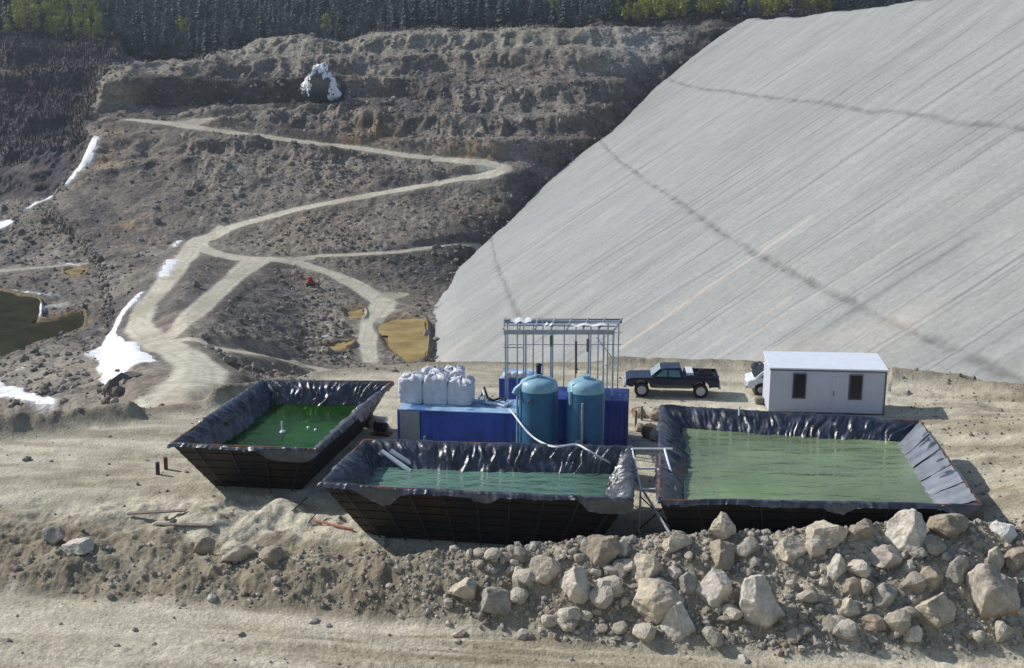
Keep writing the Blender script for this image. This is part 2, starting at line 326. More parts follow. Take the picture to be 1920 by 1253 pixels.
# ------------------------------------------------------------------ far terrain: valley floor, waste rock slopes, forest hill
#        A=dark side edge, B=waste heap edge
cols = [-700, -300, 0, 'A', 'B', 250, 350, 450, 570, 640, 700, 780, 860, 950, 1100, 1300, 1500, 1900, 2700]
ABx = [215, 215, 215, 215, 215, 205, 195, 160, 50+40, 110, 140, 165, 152, 165, 185, 200, 208, 225, 225, 225, 225]
def zrow(py, z): return [('z', py if not isinstance(py, list) else py[i], z[i]) for i in range(len(z))]
def drow(py, D): return [('d', py[i], D[i] if isinstance(D, list) else D) for i in range(len(py))]
rows = [
 [('a', D, z) for D, z in zip([45]*19, [-14, -14, -14, -12, -10, -7, -5, -9, -14, -16, -18, -20, -22, -24, -26, -28, -28, -28, -28])],
 zrow([760, 760, 765, 757, 752, 748, 743, 735, 712, 708, 706, 703, 700, 700, 700, 700, 700, 700, 700], [-20, -20, -20, -12, -7, -2.5, -2, -9, -24, -26, -27, -28, -30, -31, -33, -33, -33, -33, -33]),
 zrow([730, 730, 735, 725, 718, 712, 700, 700, 697, 694, 692, 690, 690, 690, 690, 690, 690, 690, 690], [-23, -23, -23, -17, -12, -7, -5.5, -14, -25, -26.5, -27.5, -28.2, -30.5, -32, -34, -34, -34, -34, -34]),
 zrow([665]*8+[660]*11, [-25, -25, -24, -22, -17, -13, -10, -17, -26, -27, -27.7, -28.3, -31, -33, -35, -35, -35, -35, -35]),
 zrow([620]*19, [-26, -26, -27, -25, -22, -19, -14, -19, -26, -27, -28, -28.6, -31, -34, -36, -36, -36, -36, -36]),
 zrow([560]*19, [-26, -26, -27, -26, -24, -22, -18, -21.5, -26, -26.5, -27.5, -28.3, -28.5, -33, -36, -36, -36, -36, -36]),
 zrow([500]*19, [-25, -25, -26, -25, -23.5, -22, -20.5, -21.5, -23.5, -24, -24.3, -24.5, -25, -30, -34, -34, -34, -34, -34]),
 zrow([458]*19, [-23, -23, -23, -22, -21.5, -21, -21, -20.5, -20, -20, -20, -20, -20.3, -22, -28, -30, -30, -30, -30]),
 drow([420, 420, 412, 400, 400]+[400]*14, [315, 315, 308, 304, 300, 297, 296, 295, 294, 293, 292, 291, 292, 295, 320, 360, 360, 360, 360]),
 drow([360, 360, 355, 350, 350]+[350]*14, [352, 352, 340, 326, 318, 312, 311, 310, 309, 308, 307, 307, 307, 308, 330, 370, 380, 380, 380]),
 drow([320, 320, 315, 312, 310]+[310]*14, [362, 362, 355, 340, 328, 324, 322, 321, 320, 319, 318, 317, 317, 317, 332, 375, 390, 390, 390]),
 drow([285, 285, 280, 272, 270]+[270]*14, [370, 370, 366, 356, 338, 335, 334, 333, 331, 330, 329, 328, 327, 326, 332, 378, 395, 395, 395]),
 drow([240, 240, 235, 232, 228, 226, 228, 230, 225, 218, 214, 225, 228, 230, 228, 225, 225, 225, 225], [380, 380, 378, 372, 348, 346, 346, 345, 344, 344, 344, 342, 341, 340, 341, 382, 400, 400, 400]),
 drow([205, 205, 200, 208, 212, 212, 210, 206, 200, 196, 197, 200, 200, 200, 198, 195, 195, 195, 195], [389, 389, 388, 384, 354, 357, 358, 358, 357, 356, 354, 352, 350, 349, 350, 385, 405, 405, 405]),
 drow([165, 165, 160, 168, 168, 152, 146, 152, 160, 155, 160, 160, 162, 165, 160, 150, 150, 150, 150], [397, 397, 397, 392, 358, 361, 362, 362, 361, 361, 362, 362, 362, 361, 362, 388, 410, 410, 410]),
 drow([130, 130, 125, 135, 134, 128, 124, 120, 112, 112, 118, 118, 118, 122, 120, 108, 100, 100, 100], [405, 405, 406, 400, 366, 372, 375, 377, 378, 378, 376, 376, 375, 375, 376, 393, 415, 415, 415]),
 drow([95, 95, 92, 112, 124, 124, 116, 98, 66, 92, 60, 58, 58, 58, 60, 62, 50, 50, 50], [416, 416, 417, 412, 384, 392, 396, 400, 402, 401, 402, 402, 402, 402, 402, 404, 422, 422, 422]),
 drow([80, 80, 78, 100, 132, 134, 128, 114, 86, 104, 76, 72, 70, 70, 70, 70, 50, 50, 50], [424, 424, 424, 424, 404, 404, 408, 412, 414, 414, 414, 414, 414, 414, 414, 414, 426, 426, 426]),
 drow([62, 62, 58, 72, 95, 110, 108, 104, 100, 98, 86, 70, 62, 54, 46, 40, 30, 25, 25], 436),
 drow([10]*19, 560),
 drow([-90]*19, 760),
]
NR, NC = len(rows), len(cols)
K = np.zeros((NR, NC, 3))
cpxn = [c if not isinstance(c, str) else 0 for c in cols]
for i in range(NR):
    for j in range(NC):
        px = cols[j]
        if px == 'A': px = ABx[i]-14
        if px == 'B': px = ABx[i]+8
        k, a, b = rows[i][j]
        if k == 'z': p = PZ(px, a, b)
        elif k == 'd': p = PD(px, a, b)
        else:
            u = (px-960)/F/.97; p = Vector((u*a, a, b))
        K[i, j] = p
# fine parameter lines
rs = np.concatenate([np.linspace(i, i+1, n, endpoint=False) for i, n in enumerate([6, 16]+[32]*15+[16, 26, 14])]+[[NR-1]])
cn = [8, 40, 90, 70, 14, 16, 46, 46, 56, 36, 30, 40, 40, 46, 64, 40, 14, 8]
cs = np.concatenate([np.linspace(j, j+1, n, endpoint=False) for j, n in enumerate(cn)]+[[NC-1]])
def smooth_t(t): i = np.minimum(np.floor(t).astype(int), 99); f = t-i; return i, f
ri, rf = smooth_t(rs); ri = np.minimum(ri, NR-2); rf = rs-ri
ci, cf = smooth_t(cs); ci = np.minimum(ci, NC-2); cf = cs-ci
A_ = K[ri][:, ci]; B_ = K[ri][:, ci+1]; C_ = K[ri+1][:, ci]; D_ = K[ri+1][:, ci+1]
fr = rf[:, None, None]; fc = cf[None, :, None]
T = (A_*(1-fc)+B_*fc)*(1-fr)+(C_*(1-fc)+D_*fc)*fr
def blur(T, ax, n):
    for _ in range(n):
        P = np.take(T, np.r_[0, np.arange(T.shape[ax]-1)], ax); Q = np.take(T, np.r_[np.arange(1, T.shape[ax]), T.shape[ax]-1], ax)
        T = (P+2*T+Q)/4
    return T
T = blur(T, 0, 14); T = blur(T, 1, 14)
X, Y, Z = T[..., 0].copy(), T[..., 1].copy(), T[..., 2].copy()
ppx, ppy = proj(X, Y, Z)
def hit(px, py):
    d = np.hypot(ppx-px, ppy-py); near = d < max(6, d.min()+1)
    D = np.where(near, Y, 1e9); D = np.where(Y < 62, 1e9, D); lim = D.min()+12
    q = np.where(near & (Y < lim) & (Y >= 62), d, 1e9); i = np.unravel_index(np.argmin(q), q.shape)
    return X[i], Y[i], Z[i]
def sdf(poly, wid):
    """min over segments of distance/halfwidth in plan"""
    W = [hit(*p) for p in poly]; best = np.full(X.shape, 99.0); zz = np.zeros(X.shape)
    if not isinstance(wid, list): wid = [wid]*len(poly)
    for (a, b, wa, wb) in zip(W[:-1], W[1:], wid[:-1], wid[1:]):
        dx, dy = b[0]-a[0], b[1]-a[1]; L2 = dx*dx+dy*dy+1e-6
        t = np.clip(((X-a[0])*dx+(Y-a[1])*dy)/L2, 0, 1)
        d = np.hypot(X-a[0]-t*dx, Y-a[1]-t*dy)/((wa+(wb-wa)*t)*.5)
        m = d < best; best = np.where(m, d, best); zz = np.where(m, a[2]+(b[2]-a[2])*t, zz)
    return best, zz
roads = [
 ([(300, 752), (345, 738), (374, 715), (378, 690), (340, 662), (285, 640), (256, 610), (275, 575), (320, 520), (352, 475), (372, 450)], [4.5, 4.5, 5, 5, 4.5, 4.6, 4.2, 4.2, 4.6, 5.2, 6], 1),
 ([(372, 450), (410, 432), (470, 415), (560, 392), (650, 375), (760, 355), (800, 347)], [6, 5, 4.5, 4, 4, 4.5, 3], 1),
 ([(800, 347), (870, 335), (905, 328), (935, 316), (905, 306), (840, 300)], [2.5, 4, 7, 8, 6, 4], .95),
 ([(840, 300), (760, 292), (680, 280), (600, 272), (500, 258), (400, 245), (330, 232), (245, 224)], [3.6, 3.6, 3.6, 3.6, 3.6, 3.8, 5, 4], .85),
 ([(330, 228), (430, 220), (530, 212), (640, 200)], [5, 3, 2.5, 2], .6),
 ([(300, 636), (350, 600), (400, 555), (450, 510), (478, 488)], [3.8, 3.6, 3.6, 5, 7], .9),
 ([(366, 462), (420, 480), (480, 486), (560, 493), (620, 512), (680, 540), (718, 568), (700, 600), (688, 640), (695, 678)], [5, 5, 6, 4, 4, 5, 6, 4.5, 3.5, 3], .9),
 ([(715, 560), (755, 552)], [6, 3], .6),
 ([(480, 486), (600, 480), (750, 472), (900, 462)], [3, 2.2, 2, 2], .7),
 ([(300, 640), (400, 652), (480, 664), (560, 684), (620, 698), (760, 702), (900, 702)], [4, 4.2, 4.2, 4.5, 5, 5, 5], .85),
 ([(0, 508), (90, 500), (160, 494)], [5, 3, 2], .55),
]
rut = np.zeros(X.shape); rm = np.zeros(X.shape); rdm = np.zeros(X.shape); edge_n = fbm(X*.25, Y*.07, 3, 201)*.28
for poly, wd, st in roads:
    d, zz = sdf(poly, wd); k = 1-sstep(.75, 1.25, d+edge_n)
    rut = np.maximum(rut*(d > .9), np.exp(-((d-.42+edge_n*.3)/.13)**2)+.5*np.exp(-((d-.12)/.08)**2)); rm = np.maximum(rm, k*st); kk = 1-sstep(1.0, 2.8, d); Z = Z+(zz-Z)*kk*.6*(rdm < .01); rdm = np.maximum(rdm, kk)
snows = [
 ([(262, 556), (238, 585), (215, 620), (205, 645), (188, 668)], [1.3, 2.2, 3, 3.6, 3.6]),
 ([(200, 662), (222, 684), (255, 687)], [3.6, 4.6, 4.4]),
 ([(338, 455), (322, 465)], [1.8, 1.8]), ([(322, 490), (305, 520)], [3.2, 3.2]),
 ([(174, 268), (160, 300), (145, 325), (128, 340)], [3, 3.4, 3, 2.2]),
 ([(95, 368), (70, 382), (50, 396)], [2, 2.4, 1.4]), ([(18, 418), (-20, 426)], [3, 4]),
 ([(-30, 722), (20, 738), (60, 748), (98, 760)], [3, 2.6, 2.0, 1.6]),
 ([(128, 572), (80, 580), (68, 596), (85, 604)], [.9, 1.2, 1.4, .7]), ([(20, 548), (60, 552), (112, 555)], [.8, 1, .6]),
 ([(45, 692), (30, 698)], [.7, .7]), ([(595, 634), (615, 632)], [.8, .6]), ([(150, 496), (110, 494)], [1, .6]),
 ([(602, 660), (650, 672)], [.7, .6]),
]
sm = np.zeros(X.shape)
for poly, wd in snows:
    d, _ = sdf(poly, wd); sm = np.maximum(sm, (d+fbm(X*.3, Y*.08, 3, 230)*.5 < 1)*1.0)
# puddles: flat pools
pools = [('pond_water', [(705, 612), (745, 598), (798, 598), (801, 640), (797, 672), (765, 680), (740, 660), (722, 640)], 'wmud', 'ochre muddy pool at the foot of the pale liner slope', 0),
         ('pond_water', [(605, 655), (640, 640), (668, 638), (650, 652), (615, 664)], 'wmud', 'small orange pool on the valley floor', 0),
         ('pond_water', [(648, 585), (684, 578), (686, 590), (655, 597)], 'wmud', 'thin ochre puddle inside the road bend', 0),
         ('pond_water', [(-120, 545), (0, 545), (75, 560), (75, 590), (60, 604), (110, 600), (160, 578), (155, 610), (110, 632), (60, 640), (40, 668), (0, 678), (-120, 690)], 'wbrown', 'dark brown pool at left edge of the valley floor', 0),
         ('pond_water', [(118, 508), (140, 500), (165, 504), (150, 516), (128, 518)], 'wmud', 'small orange puddle', 0)]
def inpoly(px, py, poly):
    c = np.zeros(px.shape, bool); n = len(poly)
    for i in range(n):
        x0, y0 = poly[i]; x1, y1 = poly[i-1]
        m = ((y0 > py) != (y1 > py)) & (px < (x1-x0)*(py-y0)/(y1-y0+1e-9)+x0); c ^= m
    return c
poolmask = np.zeros(X.shape)
poolobjs = []
for name, poly, mk, lab, _ in pools:
    W = [hit(*p) for p in poly]; zp = float(np.mean([q[2] for q in W])); cx = np.mean([q[0] for q in W]); cy = np.mean([q[1] for q in W])
    PW = [tuple(PZ(p[0], p[1], zp)[:2]) for p in poly]
    ins = inpoly(X, Y, PW); f = ins.astype(float); f = blur(blur(f, 0, 10), 1, 10)
    Z = Z+(zp-.5-Z)*sstep(.25, .6, f)+(zp+.15-Z)*sstep(.02, .2, f)*(1-sstep(.25, .6, f)); poolmask = np.maximum(poolmask, sstep(0.0, .35, f))
    poolobjs.append((name, PW, zp, mk, (cx, cy)))
# relief
amp = 1-.93*np.maximum(rdm, blur(blur(sm, 0, 6), 1, 6)); amp = amp*(1-.85*poolmask)
steep = sstep(300, 330, Y)*(1-.5*sstep(440, 470, Y))
floor = 1-sstep(250, 300, Y)
Z = Z+amp*((ridge(X*.045, Y*.03, 4, 300)-.5)*5.0*steep+(ridge(X*.16, Y*.11, 4, 310)-.5)*2.6*(.35+.65*steep)+fbm(X*.5, Y*.4, 3, 320)*.55)
Zt = Z+9*fbm(X*.011, Y*.02, 3, 350); Z = Z+amp*steep*1.0*np.sin(2*np.pi*Zt/9.5)*sstep(-.5, .3, fbm(X*.012, Y*.02, 2, 351))
Y2 = Y+amp*fbm(X*.11, Z*.25, 3, 330)*2.5*steep; X2 = X+amp*fbm(Y*.12, Z*.3, 3, 340)*1.2*steep
Z = Z+blur(blur(sm, 0, 2), 1, 2)*.3
nA = fbm(X*.02, Y*.02, 4, 400); nB = fbm(X*.09, Y*.06+Z*.1, 4, 410); nC = fbm(X*.5, Y*.3, 3, 420)
grey = np.array([.235, .215, .188]); brown = np.array([.245, .195, .148]); dk = np.array([.075, .071, .076]); tan = np.array([.36, .325, .275])
roadc = np.array([.60, .57, .46])
C = lerp(np.broadcast_to(grey, X.shape+(3,)), brown, .35+.8*nA+.3*nB)
C = lerp(C, dk, .12+1.0*nB); C = lerp(C, dk*.9, .55*sstep(.05, .5, fbm(X*.035+3, Y*.02+Z*.03, 4, 430)))
C = lerp(C, tan, sstep(.15, .75, nC+nB*.3)*.4)
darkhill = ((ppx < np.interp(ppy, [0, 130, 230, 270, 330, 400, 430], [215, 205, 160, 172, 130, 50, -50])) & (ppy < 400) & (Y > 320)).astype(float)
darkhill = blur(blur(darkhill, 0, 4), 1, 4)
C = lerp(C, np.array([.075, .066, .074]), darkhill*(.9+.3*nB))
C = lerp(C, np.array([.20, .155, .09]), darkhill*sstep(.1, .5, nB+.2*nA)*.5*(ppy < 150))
topmound = sstep(376, 385, Y)*(1-sstep(408, 418, Y))*(1-darkhill)*(Z > 22)
C = lerp(C, np.array([.27, .25, .20]), topmound*.8)
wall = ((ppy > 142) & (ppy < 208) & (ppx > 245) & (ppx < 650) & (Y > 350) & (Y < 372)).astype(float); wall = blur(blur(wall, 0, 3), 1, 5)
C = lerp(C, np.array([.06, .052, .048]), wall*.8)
for (ox, oy, r_, cc) in [(190, 300, 38, (.36, .25, .14)), (215, 250, 30, (.34, .26, .17)), (225, 180, 40, (.36, .29, .20)), (215, 140, 30, (.34, .30, .22)),
                         (880, 290, 55, (.30, .21, .11)), (930, 395, 60, (.24, .18, .11)), (710, 255, 40, (.26, .17, .09)), (1140, 215, 20, (.34, .24, .12)), (600, 430, 120, (.27, .22, .16)),
                         (240, 425, 14, (.45, .30, .14)), (110, 620, 70, (.16, .11, .04)), (660, 260, 25, (.28, .17, .08)), (1200, 90, 70, (.36, .34, .33)), (1170, 120, 60, (.33, .33, .28))]:
    k = np.exp(-(((ppx-ox)/r_)**2+((ppy-oy)/(r_*.5))**2))*(Y > 200)*(.6+.6*nC); C = lerp(C, np.array(cc), k)
floorpale = (np.exp(-((ppx-640)/90)**2-((ppy-610)/45)**2)+.8*np.exp(-((ppx-120)/160)**2-((ppy-690)/60)**2))*(Y < 300)
C = lerp(C, np.array([.38, .34, .27]), floorpale*(.45+.6*nC))
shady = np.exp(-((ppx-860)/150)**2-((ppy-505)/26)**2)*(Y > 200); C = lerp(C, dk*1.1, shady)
tr = (np.abs(np.sin((X*.35+Y*.1)))**6)*.0
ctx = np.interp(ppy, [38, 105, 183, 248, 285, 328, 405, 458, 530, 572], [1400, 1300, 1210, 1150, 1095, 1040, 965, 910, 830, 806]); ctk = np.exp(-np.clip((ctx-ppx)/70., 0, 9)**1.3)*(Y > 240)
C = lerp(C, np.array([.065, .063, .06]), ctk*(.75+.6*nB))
C = lerp(C, roadc*(1+.0), rm*(.88+.2*nC))
C = lerp(C, np.array([.30, .265, .19]), rm*rut*(.35+.5*nC)); C = lerp(C, np.array([.33, .29, .21]), rm*sstep(.0, .45, fbm(X*.18, Y*.06, 4, 440))*.55)
C = lerp(C, np.array([.24, .16, .06]), np.clip(blur(blur(poolmask, 0, 12), 1, 12)*1.6, 0, 1)*(1-rm)*(.55+.5*nC))
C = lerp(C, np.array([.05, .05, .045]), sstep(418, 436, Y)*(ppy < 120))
C = lerp(C, np.array([.80, .82, .86]), blur(blur(sm, 0, 1), 1, 1)*.6)
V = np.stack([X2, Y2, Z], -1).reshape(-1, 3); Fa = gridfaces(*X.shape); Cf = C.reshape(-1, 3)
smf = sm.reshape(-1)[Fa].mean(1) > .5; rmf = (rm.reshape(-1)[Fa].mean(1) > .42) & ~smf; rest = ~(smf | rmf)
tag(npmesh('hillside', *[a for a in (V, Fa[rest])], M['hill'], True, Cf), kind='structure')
Vs, Fs, Cs = sub(V, Fa, rmf, Cf); tag(npmesh('road', Vs, Fs, M['roadm'], True, Cs), kind='structure')
Vs, Fs, Cs = sub(V, Fa, smf, Cf); tag(npmesh('snow', Vs, Fs, M['snow'], True, Cs), kind='stuff')
for name, PW, zp, mk, (cx, cy) in poolobjs:
    n = 5; pts = []
    for i in range(len(PW)):
        a, b = PW[i], PW[(i+1) % len(PW)]
        for k in range(n):
            qx, qy = a[0]+(b[0]-a[0])*k/n, a[1]+(b[1]-a[1])*k/n; jx = float(fbm(np.array([qx*.4]), np.array([qy*.1]), 3, 7)[0]); pts.append((qx+jx*1.3, qy+jx*4*(1 if k % 2 else .3)))
    ar = sum(pts[k][0]*pts[k-1][1]-pts[k-1][0]*pts[k][1] for k in range(len(pts))); pts = pts if ar < 0 else pts[::-1]
    b = MB(); b.add([(x+(x-cx)*.04, y+(y-cy)*.04, zp-.12) for x, y in pts], [tuple(range(len(pts)))])
    o = b.build('puddle', M[mk]); tag(o, kind='structure')
FX, FY, FZ, FA = X2, Y2, Z, amp

# ------------------------------------------------------------------ lined dam slope
k3 = R(3.5); Cd = np.array([-math.sin(k3), math.cos(k3)]); Ad = np.array([math.cos(k3), math.sin(k3)]); SL = .66; Z0 = -27.12
def dam_ac(px, py):
    x, y, q = ray(px, py); a1 = x*Ad[0]+y*Ad[1]; t = (Z0-HC)/(q-SL*a1)
    return t*a1, t*(x*Cd[0]+y*Cd[1])
contact = [(800, 640), (800, 600), (806, 572), (830, 530), (868, 497), (910, 458), (965, 405), (1000, 365), (1040, 328), (1095, 285), (1150, 248), (1210, 183), (1300, 105), (1350, 68), (1400, 38)]
ca = [dam_ac(*p) for p in contact]; ca.sort()
crest = [dam_ac(*p) for p in [(1400, 38), (1500, 31), (1600, 20), (1700, 8), (1850, -8), (2300, -60)]]; crest.sort(key=lambda p: p[1])
na, nc_ = 250, 1350
uu = np.linspace(0, 1, na)[:, None]; vv = np.linspace(0, 1, nc_)[None, :]
cmaxtop = crest[-1][1]
c_guess = 30+(cmaxtop-30)*vv
amax = np.interp(c_guess, [p[1] for p in crest], [p[0] for p in crest]); amin = -7.0
Aa = amin+(amax-amin)*uu
cmax = np.interp(Aa, [p[0] for p in ca], [p[1] for p in ca]); cmax = cmax+fbm(Aa*.25, Aa*0, 3, 500)*1.6
Cc = 30+(cmax-30)*vv
nd = fbm(Cc*.5, Aa*.03, 3, 510)*.16+fbm(Cc*.06, Aa*.04, 3, 520)*.9+fbm(Cc*1.6, Aa*.25, 2, 530)*.06
Xd = Aa*Ad[0]+Cc*Cd[0]; Yd = Aa*Ad[1]+Cc*Cd[1]; Zd = Z0+SL*Aa
def dline(poly, wid):
    W = [dam_ac(*p) for p in poly]; best = np.full(Aa.shape, 99.)
    for a, b in zip(W[:-1], W[1:]):
        dx, dy = b[0]-a[0], b[1]-a[1]; t = np.clip(((Aa-a[0])*dx+(Cc-a[1])*dy)/(dx*dx+dy*dy), 0, 1)
        best = np.minimum(best, np.hypot(Aa-a[0]-t*dx, Cc-a[1]-t*dy)/wid)
    return best
base = np.array([.290, .300, .288]); st1 = fbm(Cc*1.1, Aa*.010, 3, 540); st2 = fbm(Cc*.16, Aa*.02, 3, 550); pt = fbm(Aa*.05, Cc*.03, 3, 560)
C = np.broadcast_to(base, Aa.shape+(3,))*(1+.12*st1*(.4+sstep(-.3, .4, fbm(Aa*.08, Cc*.05, 3, 561)))+.10*st2+.12*pt+.07*fbm(Aa*.4, Cc*.9, 3, 562))[..., None]
C = lerp(C, np.array([.28, .295, .315]), .4*sstep(0, .6, pt)); C = lerp(C, np.array([.37, .345, .315]), .35*sstep(.1, .6, fbm(Cc*.35, Aa*.012, 3, 570))*sstep(60, 10, Aa))
# thin dark seams of every sheet
seam = np.zeros(Aa.shape); r2 = np.random.default_rng(5); cpos = 40.
while cpos < 400:
    a0 = r2.uniform(-10, 60); a1 = a0+r2.uniform(20, 90); wdt = r2.uniform(.12, .3)
    drift = fbm(Aa*.03, Aa*0+cpos, 2, 580)*.8
    seam = np.maximum(seam, np.exp(-((Cc+drift-cpos)/wdt)**2)*sstep(a0, a0+4, Aa)*(1-sstep(a1-4, a1, Aa))*r2.uniform(.15, .75)); cpos += r2.uniform(.5, 3.2)
C = lerp(C, np.array([.11, .12, .135]), seam)
lw = fbm(Aa*.7+Cc*.2, Cc*.5, 3, 590)
for poly, w_, s_l in [([(1125, 265), (1160, 300), (1220, 345), (1300, 395), (1350, 435), (1420, 475), (1500, 520), (1600, 570), (1700, 615), (1800, 660), (1900, 708), (2100, 790)], .75, .75),
                 ([(1250, 148), (1330, 168), (1420, 177), (1520, 190), (1600, 200), (1720, 215), (1920, 243), (2200, 290)], .9, .7),
                 ([(922, 448), (930, 490), (945, 530), (962, 570), (978, 606)], .9, .65)]:
    d = dline(poly, w_*.40)+lw*1.3; kk = np.exp(-np.clip(d, 0, 9)**2)*(.7+.5*fbm(Aa*.9, Cc*.9, 2, 595)); C = lerp(C, np.array([.10, .10, .095]), kk*s_l*1.1); nd = nd-kk*.2
for poly, w_, s_l in [([(1165, 655), (1520, 405)], .5, .8), ([(1250, 700), (1480, 560)], .35, .5), ([(1290, 705), (1700, 445)], .3, .4), ([(1400, 690), (1690, 590)], 1.6, .35), ([(1560, 700), (1720, 600)], 2.5, .3), ([(805, 690), (860, 640)], 2.0, .5)]:
    d = dline(poly, w_)+lw*.4; C = lerp(C, np.array([.45, .40, .35]), np.exp(-d*d)*s_l)
toe = sstep(5, -3, Aa); C = lerp(C, np.array([.43, .42, .40]), toe*.5*(1+fbm(Aa*.8, Cc*.8, 3, 600)))
nrm = np.array([-SL*Ad[0], -SL*Ad[1], 1])/math.hypot(SL, 1)
edge = 1-sstep(0, .02, 1-vv+0*uu)
Vd = np.stack([Xd+nd*nrm[0], Yd+nd*nrm[1], Zd+nd*nrm[2]], -1)
# turn the crest over and the far edge down
back1 = Vd[-1:]+np.array([3, .5, .3]); back2 = Vd[-1:]+np.array([40, 8, -14.])
Vd = np.concatenate([Vd, back1, back2], 0); C = np.concatenate([C, C[-1:], C[-1:]*.5], 0)
side = Vd[:, -1:]+np.array([-1.2, 1.5, -7.]); Vd = np.concatenate([Vd, side], 1); C = np.concatenate([C, C[:, -1:]*.35], 1)
M['dam'] = mat('dam_liner', attr=True, rough=.75, spec=.25, var=.07, vs=.25, fine=(2.0, .12), bump=.25, bs=1.2, bdist=.15)
tag(npmesh('dam_slope', Vd.reshape(-1, 3), gridfaces(Vd.shape[0], Vd.shape[1]), M['dam'], True, C.reshape(-1, 3)), kind='structure')

# ------------------------------------------------------------------ rocks
def ico(sub_):
    import bmesh
    bm = bmesh.new(); bmesh.ops.create_icosphere(bm, subdivisions=sub_, radius=1)
    v = np.array([p.co[:] for p in bm.verts]); f = np.array([[q.index for q in p.verts] for p in bm.faces]); bm.free(); return v, f
ICO = {k: ico(k) for k in (1, 2, 4, 5)}
def rockshape(sub_, seed, ncut=16, rough=.06):
    r = np.random.default_rng(seed); v, f = ICO[sub_]; v = v.copy()
    for _ in range(ncut):
        n = r.normal(size=3); n /= np.linalg.norm(n); d = r.uniform(.52, .86); s = v@n-d; v -= np.clip(s, 0, None)[:, None]*n*.97
    rr = 1+rough*fbm(v[:, 0]*2.2+seed, v[:, 1]*2.2+v[:, 2]*1.7, 4, seed)+rough*.5*fbm(v[:, 2]*6+seed, v[:, 1]*6+v[:, 0]*5, 3, seed+5)
    v *= rr[:, None]; v -= (v.max(0)+v.min(0))/2; v /= (v.max(0)-v.min(0))/2; return v, f
def scatter(name, P, S, seed, mt, colf, label=None, sub_=1):
    r = np.random.default_rng(seed); sh = [rockshape(sub_, 900+k, 7, .1) for k in range(6)]; allV = []; allF = []; allC = []; off = 0
    P = np.asarray(P); n = len(P); kidx = r.integers(0, 6, n)
    for k in range(6):
        m = np.where(kidx == k)[0]
        if not len(m): continue
        v, f = sh[k]; a = r.uniform(0, 6.28, len(m)); sc_ = S[m][:, None]*r.uniform(.6, 1.3, (len(m), 3))*.5
        vv_ = v[None]*sc_[:, None, :]; x = vv_[..., 0]*np.cos(a)[:, None]-vv_[..., 1]*np.sin(a)[:, None]; y = vv_[..., 0]*np.sin(a)[:, None]+vv_[..., 1]*np.cos(a)[:, None]
        W = np.stack([x, y, vv_[..., 2]], -1)+P[m][:, None, :]
        allV.append(W.reshape(-1, 3)); allF.append((f[None]+(np.arange(len(m))*len(v))[:, None, None]).reshape(-1, 3)+off); off += len(m)*len(v)
        allC.append(np.repeat(colf(P[m], r), len(v), 0))
    return tag(npmesh(name, np.concatenate(allV), np.concatenate(allF), mt, False, np.concatenate(allC)), label=label, kind='stuff')
def rockcol(P, r, lo=.22, hi=.5):
    b = r.uniform(lo, hi, (len(P), 1)); t = r.uniform(0, 1, (len(P), 1))
    return b*((1-t)*np.array([[1, .87, .70]])+t*np.array([[.98, .93, .86]]))
# gravel on the berm
n = 26000; ss = rng.uniform(-.62, .62, n); yy = rng.uniform(32.5, 40.5, n); xx = ss*yy
z, bm_, px_, T_, D_2, _ = near_z(xx, yy)
keep = rng.uniform(0, 1, n) < bm_*np.interp(px_, [0, 700, 1000, 1900], [.10, .22, .9, 1])+.008; xx, yy, z = xx[keep], yy[keep], z[keep]; S = np.minimum(.05+rng.exponential(.06, len(xx)), .38)
scatter('gravel', np.stack([xx, yy, z+S*.1], -1), S, 3, M['rock'], rockcol, 'loose gravel and stones on the earth berm')
n = 3500; ss = rng.uniform(-.62, .62, n); yy = rng.uniform(40, 68, n); xx = ss*yy; z, bm_, px_, T_, D_2, E_ = near_z(xx, yy)
k = ((yy > E_-2) | (px_ > 1680)) & (yy < E_+2); k |= rng.uniform(0, 1, n) < .12; xx, yy, z = xx[k], yy[k], z[k]; S = np.minimum(.05+rng.exponential(.07, len(xx)), .4)
scatter('gravel', np.stack([xx, yy, z+S*.1], -1), S, 4, M['rock'], lambda P, r: rockcol(P, r, .18, .36), 'scattered stones along the edge of the work pad')
# waste rock
flat = np.stack([FX, FY, FZ], -1).reshape(-1, 3); am = (FA*(FY < 415)*(FY > 80)*(1-.9*darkhill)*(1-sm)).reshape(-1); fq1, fq2 = proj(flat[:, 0], flat[:, 1], flat[:, 2])
wgt = np.clip(am, 0, 1)**3*((fq1 > -60) & (fq1 < 1420)); wgt /= wgt.sum()
NS = 15000; idx = rng.choice(len(flat), NS, p=wgt); P = flat[idx]+rng.normal(0, .4, (NS, 3))*[1, 1, 0]
S = np.minimum(.25+rng.exponential(.33, NS), 2.4)
scatter('waste_rock', P, S, 6, M['rock'], lambda P, r: rockcol(P, r, .12, .34), 'broken waste rock strewn over the far slopes')

